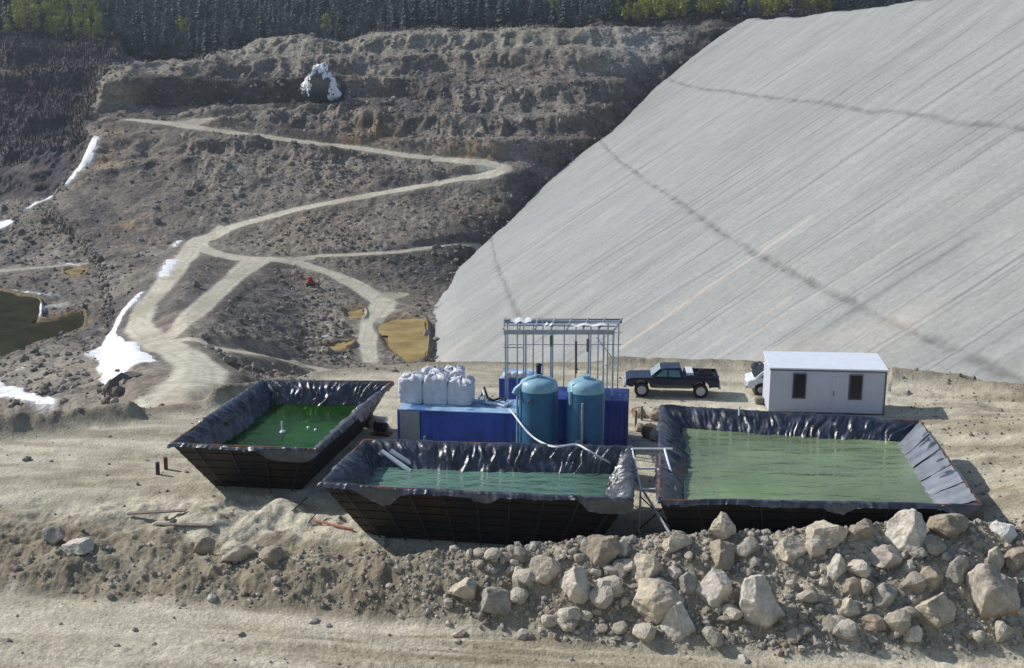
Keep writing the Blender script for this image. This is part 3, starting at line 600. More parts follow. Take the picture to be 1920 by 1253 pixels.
BLD = [ # px, py(centre), w, h, tone, label
 (1352, 992, 58, 62, 'tan', 'tan pointed boulder standing alone against the black wall of the right pond'),
 (1022, 1072, 62, 66, 'tan', 'rounded tan boulder, the highest on the left end of the boulder bank'),
 (1080, 1100, 55, 78, 'pale', 'upright pale boulder just right of the rounded tan one'),
 (868, 1108, 54, 48, 'tan', 'small tan boulder, farthest left of the right-hand bank'),
 (930, 1130, 58, 62, 'grey', 'flat grey slab half buried beside the leftmost small tan boulder'),
 (1130, 1034, 66, 62, 'brown', 'brown boulder near the crest below the middle pond'),
 (1235, 1134, 100, 76, 'tan', 'wide tan boulder leaning on a second one at the foot of the bank'),
 (1274, 1166, 74, 76, 'pale', 'lowest pale boulder resting against the wide tan boulder'),
 (1342, 1108, 74, 76, 'pale', 'bright angular boulder above the leaning pair of boulders'),
 (1430, 1128, 84, 122, 'palebrown', 'tall jagged pale boulder with brown foot casting a long shadow'),
 (1352, 1045, 80, 60, 'brown', 'brown squat boulder below the lone pointed boulder'),
 (1213, 1066, 60, 62, 'tan', 'tan boulder with flat face above the wide tan boulder'),
 (1488, 1036, 62, 56, 'tan', 'roundish boulder right of the brown squat one'),
 (1572, 1066, 40, 62, 'pale', 'narrow bright boulder standing on bare dark gravel'),
 (1704, 998, 74, 98, 'pale', 'tall pale boulder on the crest below the right pond corner'),
 (1660, 1048, 72, 54, 'orange', 'boulder with orange stained underside left of the tall crest boulder'),
 (1785, 992, 80, 60, 'brown', 'broad brown boulder on the crest right of the tall pale one'),
 (1885, 1003, 48, 44, 'white', 'small white boulder near the right edge on the crest'),
 (1865, 1112, 92, 126, 'orange', 'largest boulder at right edge with orange stained foot'),
 (1758, 1152, 84, 72, 'tan', 'big tan boulder low at the right of the bank'),
 (1745, 1086, 52, 60, 'brown', 'brown boulder above the big low tan boulder'),
 (1800, 1072, 48, 62, 'grey', 'grey upright boulder left of the largest orange footed one'),
 (1715, 1194, 36, 42, 'pale', 'small pale pointed boulder at the very foot beside the low tan one'),
 (1634, 1172, 56, 38, 'brown', 'flat brown slab at the foot of the bank'),
 (1596, 1142, 44, 42, 'tan', 'small tan boulder above the flat brown slab'),
 (1660, 1118, 48, 52, 'grey', 'grey angular boulder in the middle of the right bank'),
 (1600, 1100, 42, 36, 'brown', 'small brown boulder under the narrow bright one'),
 (1553, 1004, 86, 46, 'tan', 'long tan slab lying on the crest'),
 (1614, 996, 60, 44, 'brown', 'brown boulder on the crest beside the long slab'),
 (1402, 1028, 46, 34, 'grey', 'small grey boulder right of the brown squat one'),
 (1167, 1032, 28, 46, 'pale', 'thin pale upright stone near the crest'),
 (1290, 1100, 38, 50, 'grey', 'grey stone wedged between tan boulders'),
 (1268, 1018, 54, 40, 'tan', 'tan boulder on the crest left of the lone pointed one'),
 (1908, 1050, 44, 52, 'brown', 'brown boulder cut by the right edge below the white one'),
 (1866, 1052, 38, 64, 'tan', 'upright tan boulder standing on top of the largest one'),
 (1406, 974, 16, 28, 'white', 'tiny pale pointed stone against the black pond wall'),
 (1725, 1042, 36, 30, 'grey', 'small grey stone under the tall crest boulder'),
 (445, 1038, 76, 48, 'tan', 'tan boulder in the low spoil left of the middle pond'),
 (505, 1044, 48, 32, 'brown', 'brown stone right of the tan boulder in low spoil'),
 (382, 1026, 40, 40, 'brown', 'brown tilted stone left of the tan boulder in low spoil'),
 (100, 1004, 44, 38, 'grey', 'grey stone at the far left on the low bank'),
 (142, 1028, 60, 28, 'pale', 'flat pale stone lying in the left bank'),
 (702, 792, 34, 30, 'tan', 'tan stone beside the grey end of the blue container'),
 (1172, 1130, 26, 20, 'tan', 'small loose tan stone alone on the slope'),
 (1100, 1155, 26, 18, 'tan', 'small loose stone low on the left slope'),
 (1540, 1120, 24, 20, 'grey', 'small grey stone in the bare dark gravel'),
 (860, 1190, 26, 14, 'tan', 'little tan stone at the foot of the left slope'),
]
TONE = {'tan': (.50, .44, .34), 'pale': (.58, .54, .46), 'palebrown': (.56, .52, .45), 'grey': (.34, .315, .27), 'brown': (.35, .295, .225), 'white': (.68, .66, .62), 'orange': (.46, .41, .34)}
for i, (px, py, w_, h_, tone, lab) in enumerate(BLD):
    g_ = near_hit(px, py+h_*.36); sc_ = (g_.y*CT-(g_.z-HC)*ST)/F
    W_, H_ = w_*sc_, h_*sc_*1.02; v, f = rockshape(5 if w_ > 50 else 4, 40+i*3, 15, .14)
    a = (i*2.4) % 6.28; Dp = W_*.85
    x = v[:, 0]*W_/2; y = v[:, 1]*Dp/2; zz = v[:, 2]*H_/2
    tl = ((i*37) % 9-4)*.05; x, zz = x*math.cos(tl)+zz*math.sin(tl), zz*math.cos(tl)-x*math.sin(tl)
    c = np.broadcast_to(np.array(TONE[tone]), (len(v), 3)).copy()
    nn = fbm(v[:, 0]*1.5+i, v[:, 2]*1.5+v[:, 1], 3, i); c *= (1+.22*nn)[:, None]
    if tone in ('orange', 'palebrown'):
        k = sstep(-.25, -.5, v[:, 2]+.2*nn); c = lerp(c, np.array((.44, .24, .09) if tone == 'orange' else (.30, .20, .13)), k*.8)
    o = npmesh('boulder', np.stack([x, y, zz], -1), f, M['rock'], True, c)
    o.data.set_sharp_from_angle(angle=R(22)) if False else None
    o.location = (g_.x, g_.y+Dp*.26, g_.z+H_*.26)
    tag(o, lab, 'boulder', 'boulders along the earth bank' if py > 960 and px > 800 else 'stones around the work pad')
# unnamed smaller stones of the bank, nothing tells them apart
protos = []
for k in range(5):
    v, f = rockshape(2, 700+k, 9, .1); c = np.broadcast_to(np.array([.48, .435, .355])*(.75+.12*k), (len(v), 3))
    protos.append((v, f, c))
pm = {}
for k in range(330):
    px = 820+1095*random.random()**.8; py = random.uniform(np.interp(px, [820, 1900], [1045, 985]), np.interp(px, [820, 1200, 1900], [1150, 1200, 1200]))
    if any(abs(px-b[0]) < b[2]*.6 and abs(py-b[1]) < b[3]*.6 for b in BLD): continue
    g_ = near_hit(px, py); j = k % 5; s = random.choice([.14, .2, .26, .34, .5])*random.uniform(.8, 1.15)
    if j not in pm:
        o = npmesh('stone', protos[j][0], protos[j][1], M['rock'], False, protos[j][2]); pm[j] = o
    else:
        o = pm[j].copy(); COL.objects.link(o)
    o.scale = (s, s*random.uniform(.7, 1), s*random.uniform(.6, .9)); o.rotation_euler = (0, 0, random.uniform(0, 6)); o.location = g_+Vector((0, 0, s*.3))
    tag(o, 'small stone among the large boulders of the bank', 'stone', 'small stones on the boulder bank')

# ------------------------------------------------------------------ ponds
RZ = 2.4
def pond(name, corners, base_in, wz, label, wm, fm, seed, fold=.16, depth=1.9, props=6, slope=.75, glare_side=False):
    """corners: NL, NR, FR, FL rim points in plan"""
    P4 = np.array(corners, float); ctr = P4.mean(0)
    root = empty(name, (ctr[0], ctr[1], 0), label=label, cat='lined pond', group='lined settling ponds on the work pad')
    Q = P4-ctr
    def inset(d):                                   # d>0 inwards
        out = []
        for i in range(4):
            p = Q[i]; a = Q[(i+1) % 4]-p; b = Q[i-1]-p; a /= np.linalg.norm(a); b /= np.linalg.norm(b); s_a = abs(a[0]*b[1]-a[1]*b[0])
            out.append(p+(a+b)*d/s_a)
        return np.array(out)
    def loop(d, per=.06):
        c = inset(d); pts = []; L = [np.linalg.norm(Q[(i+1) % 4]-Q[i]) for i in range(4)]
        for i in range(4):
            n = int(L[i]/per); t = np.arange(n)/n; pts.append(c[i]+(c[(i+1) % 4]-c[i])*t[:, None])
        return np.concatenate(pts)
    outer = loop(0); nT = len(outer); s = np.cumsum(np.r_[0, np.hypot(*np.diff(outer, axis=0).T)])
    inn = loop(1.0); nrm2 = inn-outer; nrm2 /= np.linalg.norm(nrm2, axis=1)[:, None]
    sag = fbm(s*.35, s*0+seed, 3, seed)*.10
    hang = .07+.12*vn(s*.7, s*0+1, seed+3)+.45*sstep(.25, .6, fbm(s*.35, s*0, 2, seed+8))
    rowsV = []
    prof = []                                       # (inset, z) along the section
    for k in range(6): prof.append((-.10-.02*k, None, (6-k)/6.))            # outside hang, lowest first
    secs = []
    for q in np.linspace(1, 0, 7): secs.append(('h', q))
    for q in np.linspace(0, 1, 5)[1:]: secs.append(('t', q))
    for q in np.linspace(0, 1, 30)[1:]: secs.append(('i', q))
    for kd, q in secs:
        if kd == 'h': ins = np.full(nT, -.14)-.05*q; z = RZ+sag-hang*q; am_ = .03+.06*q; fs_ = 1.0
        elif kd == 't': ins = np.full(nT, -.14+.30*q); z = RZ+sag+.05*math.sin(q*math.pi); am_ = .05; fs_ = 1.0
        else:
            ins = .16+(depth*slope)*q+np.zeros(nT); z = RZ+sag*(1-q)-depth*q; am_ = fold*(1-.4*q)*min(1, q*6+.2); fs_ = 1.0
        yv = (3 if kd == 'i' else 0)*q
        sk = s+.5*fbm(s*.4, s*0+yv, 2, seed+1)+.25*yv*fbm(s*.3, s*0+7, 2, seed+2); dsp = (ridge(sk*1.5, s*0+yv*.5, 2, seed+20)-.5)*1.7*am_+(ridge(sk*4.2, s*0+yv*.7, 2, seed+25)-.5)*2.0*am_+fbm(s*4, s*0+yv*2.5, 2, seed+30)*am_*.5
        if glare_side:
            c1_, c2_ = int(np.linalg.norm(Q[1]-Q[0])/.06), int(np.linalg.norm(Q[1]-Q[0])/.06)+int(np.linalg.norm(Q[2]-Q[1])/.06); ii = np.arange(nT); dsp = dsp*(1-.8*sstep(c1_, c1_+15, ii)*(1-sstep(c2_-15, c2_, ii)))
        c = loop(0); pts = outer+nrm2*(ins+np.abs(dsp))[:, None] if kd == 'i' else outer+nrm2*(ins-np.abs(dsp))[:, None]
        rowsV.append(np.c_[pts, z+(dsp*.5 if kd != 'i' else dsp*.35)])
    Vp = np.stack(rowsV); nr_ = len(rowsV)
    i = np.arange(nr_-1)[:, None]*nT+np.arange(nT)[None]; j = np.arange(nr_-1)[:, None]*nT+(np.arange(nT)[None]+1) % nT
    Fp = np.stack([i, j, j+nT, i+nT], -1).reshape(-1, 4)
    npmesh('liner', Vp.reshape(-1, 3), Fp, M['liner'], True, parent=root)
    # floor
    fl = inset(.16+depth*slope-.25); b = MB(); b.add([(p[0], p[1], RZ-depth+.06) for p in fl], [(0, 1, 2, 3)]); b.build('pond_floor', fm, root)
    # outside walls, stepped boards leaning in to the base
    b = MB(); o_ = inset(.0); bi = inset(base_in)
    nb = 7
    for k in range(nb):
        z1 = RZ-.06-(RZ+.5)*k/nb; z0 = RZ-.06-(RZ+.5)*(k+1)/nb+.03
        t = k/nb; t1 = (k+1)/nb; ca_ = o_*(1-t)+bi*t; cb = o_*(1-t1)+bi*t1
        vs = [(*p, z1) for p in ca_]+[(*(p*1.0), z0) for p in cb]+[(*(p*.985), z1) for p in ca_]+[(*(p*.985), z0) for p in cb]
        fs = []
        for q in range(4):
            r_ = (q+1) % 4; fs += [(q, r_, 4+r_, 4+q), (8+q, 12+q, 12+r_, 8+r_), (q, 8+q, 8+r_, r_), (4+q, 4+r_, 12+r_, 12+q)]
        b.add(vs, fs)
    b.build('outer_wall', M['outer'], root)
    if glare_side:                                   # added pale sheets: sun glare on the black liner put into colour
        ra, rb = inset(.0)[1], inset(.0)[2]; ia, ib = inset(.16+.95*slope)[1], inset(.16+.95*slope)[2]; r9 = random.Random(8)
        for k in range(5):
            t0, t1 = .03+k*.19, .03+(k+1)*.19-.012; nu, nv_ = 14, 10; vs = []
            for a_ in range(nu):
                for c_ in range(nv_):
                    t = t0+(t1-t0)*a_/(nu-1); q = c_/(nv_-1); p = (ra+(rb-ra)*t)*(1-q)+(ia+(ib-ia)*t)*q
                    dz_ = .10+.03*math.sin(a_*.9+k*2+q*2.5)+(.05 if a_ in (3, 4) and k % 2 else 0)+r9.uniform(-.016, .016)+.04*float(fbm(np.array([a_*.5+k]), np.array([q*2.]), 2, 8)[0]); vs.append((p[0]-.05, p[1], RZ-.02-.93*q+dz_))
            b = MB(); b.add(vs, [(i*nv_+j, i*nv_+j+1, (i+1)*nv_+j+1, (i+1)*nv_+j) for i in range(nu-1) for j in range(nv_-1)]); b.build('glare_sheet', M['sheet'], root, True)
    # rim rail
    b = MB()
    ro = inset(-.03)
    for q in range(4):
        a, c = ro[q], ro[(q+1) % 4]; b.tube([(a[0], a[1], RZ-.02), (c[0], c[1], RZ-.02)], .07, 6)
    b.build('rim_rail', M['rust'], root)
    for q in range(props):
        t = (q+.6)/props; p = ro[0]+(ro[1]-ro[0])*t; bb = bi[0]+(bi[1]-bi[0])*t; o2 = (ro[0]-ro[3]); o2 /= np.linalg.norm(o2)
        f_ = bb+o2*.15; b = MB(); b.tube([(p[0]+o2[0]*.02, p[1]+o2[1]*.02, RZ-.1), (f_[0], f_[1], -.6)], .035, 6); b.build('prop', M['darksteel'], root)
    for q in ((.38,), (.62,), (.3, .62, .88))[{10: 0, 50: 1, 90: 2}[seed]]:
        p = ro[0]+(ro[1]-ro[0])*q; v, f = rockshape(2, 610+seed+int(q*9), 4, .2); npmesh('rope_tie', v*[.2, .06, .10]+[p[0], p[1]-.06, RZ-.08], f, M['bag'], True, parent=root)
    # water surface: its own sheet inside the pond
    wi = .16+(RZ-wz)*slope-.06; wc = inset(wi)+ctr
    nx, ny = 40, 30; u_, v_ = np.meshgrid(np.linspace(0, 1, nx), np.linspace(0, 1, ny))
    W = (wc[0]*((1-u_)*(1-v_))[..., None]+wc[1]*(u_*(1-v_))[..., None]+wc[2]*(u_*v_)[..., None]+wc[3]*((1-u_)*v_)[..., None])
    Wv = np.concatenate([W, np.full(W.shape[:2]+(1,), wz)], -1).reshape(-1, 3)
    wo = npmesh('pond_water', Wv, gridfaces(ny, nx), wm); tag(wo, kind='structure')
    return root, Q, ctr
def c2(px, py): p = PZ(px, py, RZ); return (p.x, p.y)
pond('lined_pond', [c2(322, 832), c2(594, 842), c2(734, 716), c2(492, 714)], 1.55, 1.35, 'back left pond with dark still green water in black plastic liner', M['w1'], M['algae_dark'], 10, props=4)
pond('lined_pond', [c2(604, 908), c2(1180, 938), c2(1182, 840), c2(684, 826)], 1.5, 1.45, 'middle front pond of rippled green water before the blue container', M['w2'], M['algae_pale'], 50, props=9)
pond('lined_pond', [c2(1237, 938), c2(1838, 948), c2(1724, 790), c2(1243, 762)], 1.0, 1.62, 'largest pond of pale green water, in front of the white cabin', M['w3'], M['algae'], 90, depth=2.25, props=5, slope=1.1, glare_side=True)

def seg(name, m, pts, r, label=None, cat=None, group=None, parent=None, n=7):
    b = MB(); b.tube(pts, r, n); o = b.build(name, m, parent, True); return tag(o, label, cat, group)

# ------------------------------------------------------------------ pumping plant: containers, vessels, bags, frame
YAW = -R(9)
def container(loc, L_, W_, H_, m, roofm, label, yaw=YAW, grey=0):
    root = empty('shipping_container', loc, yaw, label=label, cat='container')
    b = MB(); n = int(L_/.14)                       # corrugated long sides
    for sy in (-1, 1):
        vs = []; fs = []
        for i in range(n+1):
            x = -L_/2+.08+(L_-.16)*i/n; y = sy*(W_/2-(.045 if (i//2) % 2 else 0.0)-.01)
            vs += [(x, y, .15), (x, y, H_-.1)]
        for i in range(n): fs.append((2*i, 2*i+2, 2*i+3, 2*i+1))
        b.add(vs, fs)
    for sx in (-1, 1): b.box(sx*(L_/2-.05)-.03, sx*(L_/2-.05)+.03, -W_/2+.06, W_/2-.06, .15, H_-.1)
    b.build('side_wall', m, root)
    b = MB()
    for sx in (-1, 1):
        for sy in (-1, 1): b.box(sx*(L_/2-.06)-.07, sx*(L_/2-.06)+.07, sy*(W_/2-.06)-.07, sy*(W_/2-.06)+.07, 0, H_)
    for sy in (-1, 1):
        b.box(-L_/2+.10, L_/2-.10, sy*(W_/2-.05)-.055, sy*(W_/2-.05)+.06, H_-.12, H_-.005); b.box(-L_/2+.11, L_/2-.11, sy*(W_/2-.05)-.06, sy*(W_/2-.05)+.06, .02, .16)
    for sx in (-1, 1):
        for z_ in (.08, H_-.065): b.box(sx*(L_/2-.06)-.05, sx*(L_/2-.06)+.05, -W_/2+.10, W_/2-.10, z_-.05, z_+.05)
    b.build('corner_frame', m, root)
    b = MB(); b.box(-L_/2+.02, L_/2-.02, -W_/2+.02, W_/2-.02, H_-.09, H_+.012, .02); b.build('roof', roofm, root)
    if grey:
        b = MB(); b.box(-L_/2+.12, -L_/2+grey, -W_/2-.05, -W_/2-.005, .12, H_-.02, .02); b.build('grey_door', M['greypanel'], root)
    return root
p0 = PZ(745, 768, 2.59); p1 = PZ(968, 776, 2.59)
mid_ = (p0+p1)/2; L0 = (p1-p0).length; ang = math.atan2(p1.y-p0.y, p1.x-p0.x)
dirv = Vector((math.cos(ang), math.sin(ang), 0)); nv = Vector((-dirv.y, dirv.x, 0))
cA = mid_+nv*1.22; cA.z = 0
container(cA, L0, 2.44, 2.59, M['blue'], M['bluetop'], 'bright blue container with a grey end panel, carrying white bags', ang, grey=1.1)
def onroof(px, py): return PZ(px, py, 2.605)
cB = PZ(1085, 760, 2.5); cB.y += 2.2; cB.z = 0
container((cB.x, cB.y, 0), 5.4, 2.4, 2.5, M['blue2'], M['blue2'], 'dark blue container standing in shade behind the two teal vessels', ang)
cC = PZ(968, 712, 2.5); cC.z = 0
container((cC.x+.2, cC.y+1.2, 0), 2.0, 2.2, 2.5, M['blue'], M['bluetop'], 'short blue container under the left end of the pipe frame', ang)
b = MB()

# bulk bags
def bag(loc, w_, h_, seed, label):
    root = empty('bulk_bag', loc, ang+random.uniform(-.06, .06), label=label, cat='bulk bag', group='white bulk bags on the blue container')
    n, m_ = 44, 26; V_ = []; r = np.random.default_rng(seed)
    th_ = np.linspace(0, 2*np.pi, n, endpoint=False)
    for i in range(m_+1):
        q = i/m_
        if q < .8: z = h_*q/.8*.86; wid = w_/2*(1+.05*math.sin(q/.8*math.pi)); sq = 9
        else: t = (q-.8)/.2; z = h_*(.86+.14*math.sin(t*math.pi/2)); wid = w_/2*math.cos(t*math.pi/2*.97)**.55; sq = 9-6*t
        rad = (np.abs(np.cos(th_))**sq+np.abs(np.sin(th_))**sq)**(-1/sq)*wid
        d = fbm(th_*2.5+seed, th_*0+q*5, 3, seed)*.05*(1+2.2*(q > .75))
        V_.append(np.c_[(rad+d)*np.cos(th_), (rad+d)*np.sin(th_), np.full(n, z)+fbm(th_*3, th_*0+q*4+seed, 3, seed+2)*(.03+.18*(q > .8))*(q > .05)])
    Vv = np.concatenate(V_); i = np.arange(m_)[:, None]*n+np.arange(n)[None]; j = np.arange(m_)[:, None]*n+(np.arange(n)[None]+1) % n
    npmesh('bag_body', Vv, np.stack([i, j, j+n, i+n], -1).reshape(-1, 4), M['bag'], True, parent=root)
    for a in (-1, 1):
        b = MB(); b.tube([(a*w_*.3, -w_*.32, h_*.9), (a*w_*.24, -w_*.1, h_*1.12), (a*w_*.28, w_*.12, h_*1.1), (a*w_*.34, w_*.3, h_*.9)], .028, 5)
        b.build('lifting_loop', M['bag'], root, True)
for k, (px, w_, h_, lb) in enumerate([(774, 1.2, 1.32, 'leftmost white bulk bag on the blue container roof'), (819, 1.22, 1.30, 'middle white bulk bag on the blue container roof'), (865, 1.18, 1.2, 'rightmost and lowest white bulk bag on the blue container roof')]):
    p = onroof(px, 750+k*1.5); bag((p.x, p.y, 2.605), w_*1.0, h_, 20+k, lb)
p = onroof(812, 736); bag((p.x, p.y+.0, 2.605), 1.05, 1.30, 29, 'white bulk bag half hidden behind the middle one')
p = onroof(850, 734); bag((p.x, p.y+.1, 2.605), 1.05, 1.25, 31, 'white bulk bag half hidden behind the rightmost one')
# hoses on the container roof
for k, (pts, m) in enumerate([([(903, 745), (908, 738), (914, 748), (925, 754), (938, 750), (948, 753)], 'black'), ([(898, 752), (905, 742), (912, 758), (930, 760), (945, 764), (958, 758)], 'whitepipe')]):
    W = [onroof(*q)+Vector((0, 0, .08+.25*(i == 1))) for i, q in enumerate(pts)]
    seg('hose', M[m], W, .06, ['black hose coiled on the right end of the blue container roof', 'white hose lying on the right end of the blue container roof'][k], 'hose')

# pressure vessels
def vessel(px, toppy, D, dia, label, side):
    x = (px-960)/F; p = PD(px, toppy, D); H_ = p.z; r = dia/2
    root = empty('filter_vessel', (p.x, D, 0), label=label, cat='tank', group='teal filter vessels')
    b = MB(); b.lathe([(r*.9, .35), (r, .45), (r, H_-.62)], 36); b.lathe([(r+.015, H_-.66), (r+.015, H_-.6)], 36); b.build('shell', M['teal'], root, True)
    b = MB(); b.lathe([(r, H_-.6), (r*.985, H_-.40), (r*.90, H_-.22), (r*.68, H_-.10), (r*.35, H_-.03), (.05, H_)], 36); b.build('dome', M['tealtop'], root, True)
    for a in range(4):
        b = MB(); t = a*math.pi/2+.7; b.box(-.09, .09, -.05, .05, 0, .6, mtx=Matrix.Translation((math.cos(t)*(r-.1), math.sin(t)*(r-.1), 0))); b.build('leg', M['teal'], root)
    b = MB(); b.lathe([(.16, H_-.05), (.16, H_+.08), (.22, H_+.08), (.22, H_+.14)], 16); b.build('manhole', M['tealtop'], root, True)
    return root, H_, r
v1, H1, r1 = vessel(1010, 706, 48.6, 1.86, 'left teal filter vessel, its pale pipe bending off the dome', -1)
b = MB(); b.tube([(-.1, -.1, H1+.0), (-.55, -.25, H1-.15), (-1.05, -.3, H1-.55), (-1.15, -.35, H1-.75)], .13, 10); b.build('dome_pipe', M['tealtop'], v1, True)
b = MB(); b.tube([(-r1-.08, -.35, H1-.6), (-r1-.08, -.35, .5)], .05, 8); b.build('down_pipe', M['tealtop'], v1, True)
b = MB(); b.lathe([(.12, H1+.14), (.12, H1+.5), (.17, H1+.55), (.12, H1+.62)], 12); b.build('vent_valve', M['black'], v1, True)
b = MB(); b.lathe([(.1, 0), (.1, .08)], 14, mtx=Matrix.Translation((-.45, -r1+.07, H1-1.0)) @ Matrix.Rotation(R(90), 4, 'X')); b.build('gauge', M['trim'], v1, True)
v2, H2, r2_ = vessel(1099, 709, 48.0, 1.76, 'right teal filter vessel with an upright pipe down its front', 1)
b = MB(); b.tube([(-.3, -r2_*.35, H2-.12), (-.62, -r2_*.5, H2-.25), (-.74, -r2_*.55, H2-.5), (-.74, -r2_*.55, H2-1.15)], .09, 10); b.build('dome_pipe', M['tealtop'], v2, True)
b = MB(); b.tube([(-.22, -r2_-.1, H2-.95), (-.22, -r2_-.1, .6)], .06, 8); b.tube([(-.22, -r2_-.1, 1.9), (-.5, -r2_-.14, 1.9)], .06, 8); b.build('front_pipe', M['greypaint'], v2, True)
b = MB(); b.box(-.17, .02, -r2_-.16, -r2_+.05, .3, 1.9, .02); b.build('valve_box', M['black'], v2)

# pipe frame
root = empty('pipe_gantry', (0, 0, 0), label='tall grey steel frame of thin posts and roof beams behind the teal vessels', cat='frame')
FD, BD = 52.6, 54.8
ztop = PD(948, 622, FD).z; zb = ztop+.02
posts = [948, 986, 1036, 1104, 1132, 1150]
for px in posts:
    q = PD(px, 640, FD); b = MB(); b.box(q.x-.045, q.x+.045, FD-.045, FD+.045, 0, ztop-.06); b.build('post', M['framepale'], root)
for px in [952, 970, 982, 1000, 1018, 1033, 1058, 1080, 1108, 1122, 1140, 1160]:
    q = PD(px, 620, BD); b = MB(); b.box(q.x-.035, q.x+.035, BD-.035, BD+.035, 0, ztop+.0); b.build('post', M['framepale'], root)
xl, xr = PD(944, 622, FD).x, PD(1152, 632, FD).x; xlb, xrb = PD(945, 606, BD).x, PD(1166, 618, BD).x
for k, (x0, x1, y, zz, m, nm) in enumerate([(xl, xr, FD, ztop, 'galv', 'front_beam'), (xlb, xrb, BD, ztop+.1, 'trim', 'back_beam')]):
    b = MB(); b.box(x0, x1, y-.07, y+.07, zz-.14, zz+.10, .02); b.build(nm, M[m], root)
for k in range(8):
    t = k/7; b = MB(); b.tube([(xl+(xr-xl)*t, FD, ztop+.12), (xlb+(xrb-xlb)*t, BD, ztop+.22)], .05, 6); b.build('rafter', M['greypaint'], root)
for k in range(1, 5):
    q = k/5; jz = .05*math.sin(k*2.1); b = MB(); b.tube([(xl+(xlb-xl)*q, FD+(BD-FD)*q, ztop+.2+jz), (xr+(xrb-xr)*q, FD+(BD-FD)*q, ztop+.22-jz)], .035, 6); b.build('purlin', M['galv' if k % 2 else 'whitepipe'], root)
for k, (t0, t1, q0, q1) in enumerate([(.06, .24, .45, .95), (.34, .44, .1, .35), (.60, .92, .05, .30)]):
    b = MB(); n_ = 9; vs = []
    for a_ in range(n_):
        for q in (q0, q1):
            t = t0+(t1-t0)*a_/(n_-1); x_ = (xl+(xr-xl)*t)*(1-q)+(xlb+(xrb-xlb)*t)*q; vs.append((x_, FD+(BD-FD)*q+.06*math.sin(a_*2.3+k), ztop+.27+.05*math.sin(a_*1.7+k+q*3)))
    b.add(vs, [(2*a_, 2*a_+2, 2*a_+3, 2*a_+1) for a_ in range(n_-1)]); b.build('roof_sheet', M['whitepipe'], root, True)
for zf in (.80, .91):
    b = MB(); b.tube([(xlb, BD-.05, ztop*zf), (xrb, BD-.05, ztop*zf)], .025, 6); b.build('cross_bar', M['framepale'], root)
for zf in (.72, .86):
    b = MB(); b.tube([(xl, FD, ztop*zf), (xl+1.0, FD, ztop*zf)], .03, 6); b.build('cross_bar', M['galv'], root)
b = MB(); b.tube([(xr-.9, FD-.02, ztop*.95), (xr, FD-.02, ztop*.75)], .025, 6); b.build('cross_bar', M['galv'], root)
for px, py0, py1 in [(1080, 640, 700), (1102, 636, 660), (1033, 630, 650)]:
    q0 = PD(px, py0, FD-.1); q1 = PD(px, py1, FD-.1); b = MB(); b.tube([q0, q1], .07, 6); b.build('hanging_pipe', M['wood'], root)
def reroot(rt, base):
    for ch in rt.children: ch.location = ch.location-Vector(base)
    rt.location = base
reroot(root, ((xl+xr)/2, (FD+BD)/2, 0))
# white jugs / sacks on the short container
for k, (px, py) in enumerate([(952, 703), (965, 702), (978, 704)]):
    q = PD(px, py+3, cC.y+.3); q.z = 2.515; b = MB(); s = .24
    v, f = rockshape(2, 500+k, 4, .1); o = npmesh('sack', v*[.26, .22, .2], f, M['bag'], True); o.location = (q.x, q.y, 2.70); tag(o, ['left', 'middle', 'right'][k]+' white sack of three on the short blue container', 'sack', 'sacks on the short blue container')

# ------------------------------------------------------------------ hoses, pipes and clutter round the ponds
W = [PD(955, 768, 49.6), PD(964, 778, 48.6), PD(976, 794, 47.5), PD(992, 813, 46.9), PD(1012, 828, 46.1), PZ(1040, 838, 2.55), PZ(1080, 834, 2.55), PZ(1105, 846, 2.5), PZ(1140, 866, 1.9), PZ(1165, 880, 1.5)]
def curve(W, n=8):
    out = []
    for i in range(len(W)-1):
        p0, p1, p2, p3 = W[max(i-1, 0)], W[i], W[i+1], W[min(i+2, len(W)-1)]
        for k in range(n):
            t = k/n; out.append(.5*((2*p1)+(-p0+p2)*t+(2*p0-5*p1+4*p2-p3)*t*t+(-p0+3*p1-3*p2+p3)*t**3))
    return out+[W[-1]]
seg('hose', M['whitepipe'], curve(W), .045, 'pale hose sagging from the blue container into the middle pond', 'hose')
for k, (a, c) in enumerate([((716, 846), (770, 884)), ((732, 845), (784, 878))]):
    seg('pipe', M['whitepipe'], [PZ(*a, 2.15), PZ(*c, 1.42)], .10, ['near', 'far'][k]+' one of two white pipes sloping into the middle pond', 'pipe', 'white pipes in the middle pond')
seg('standpipe', M['greenpipe'], [PZ(797, 862, 1.5), PZ(797, 862, 1.5)+Vector((0, 0, 1.1))], .05, 'thin green standpipe at the back of the middle pond', 'pipe')
q = PZ(858, 872, 1.5); seg('standpipe', M['whitepipe'], [q+Vector((0, 0, -.3)), q+Vector((0, .25, .9))], .04, 'white pipe leaning on the back wall of the middle pond', 'pipe')
q = PZ(1385, 803, 1.62); seg('standpipe', M['whitepipe'], [q+Vector((0, 0, -.3)), q+Vector((0, .1, 1.1))], .05, 'white standpipe at the back wall of the right pond', 'pipe')
q = PZ(1645, 815, 1.62); seg('standpipe', M['whitepipe'], [q+Vector((0, 0, -.3)), q+Vector((.1, .2, .75))], .05, 'short white pipe at the far right corner of the right pond', 'pipe')
q = PZ(530, 810, 1.35); rt = empty('float_marker', q, label='white float with upright post on the dark green water', cat='float')
b = MB(); b.lathe([(.12, -.05), (.16, .0), (.12, .06)], 12); b.build('float', M['whitepipe'], rt, True); b = MB(); b.tube([(0, 0, .05), (-.02, 0, .52)], .05, 7); b.build('post', M['whitepipe'], rt, True)
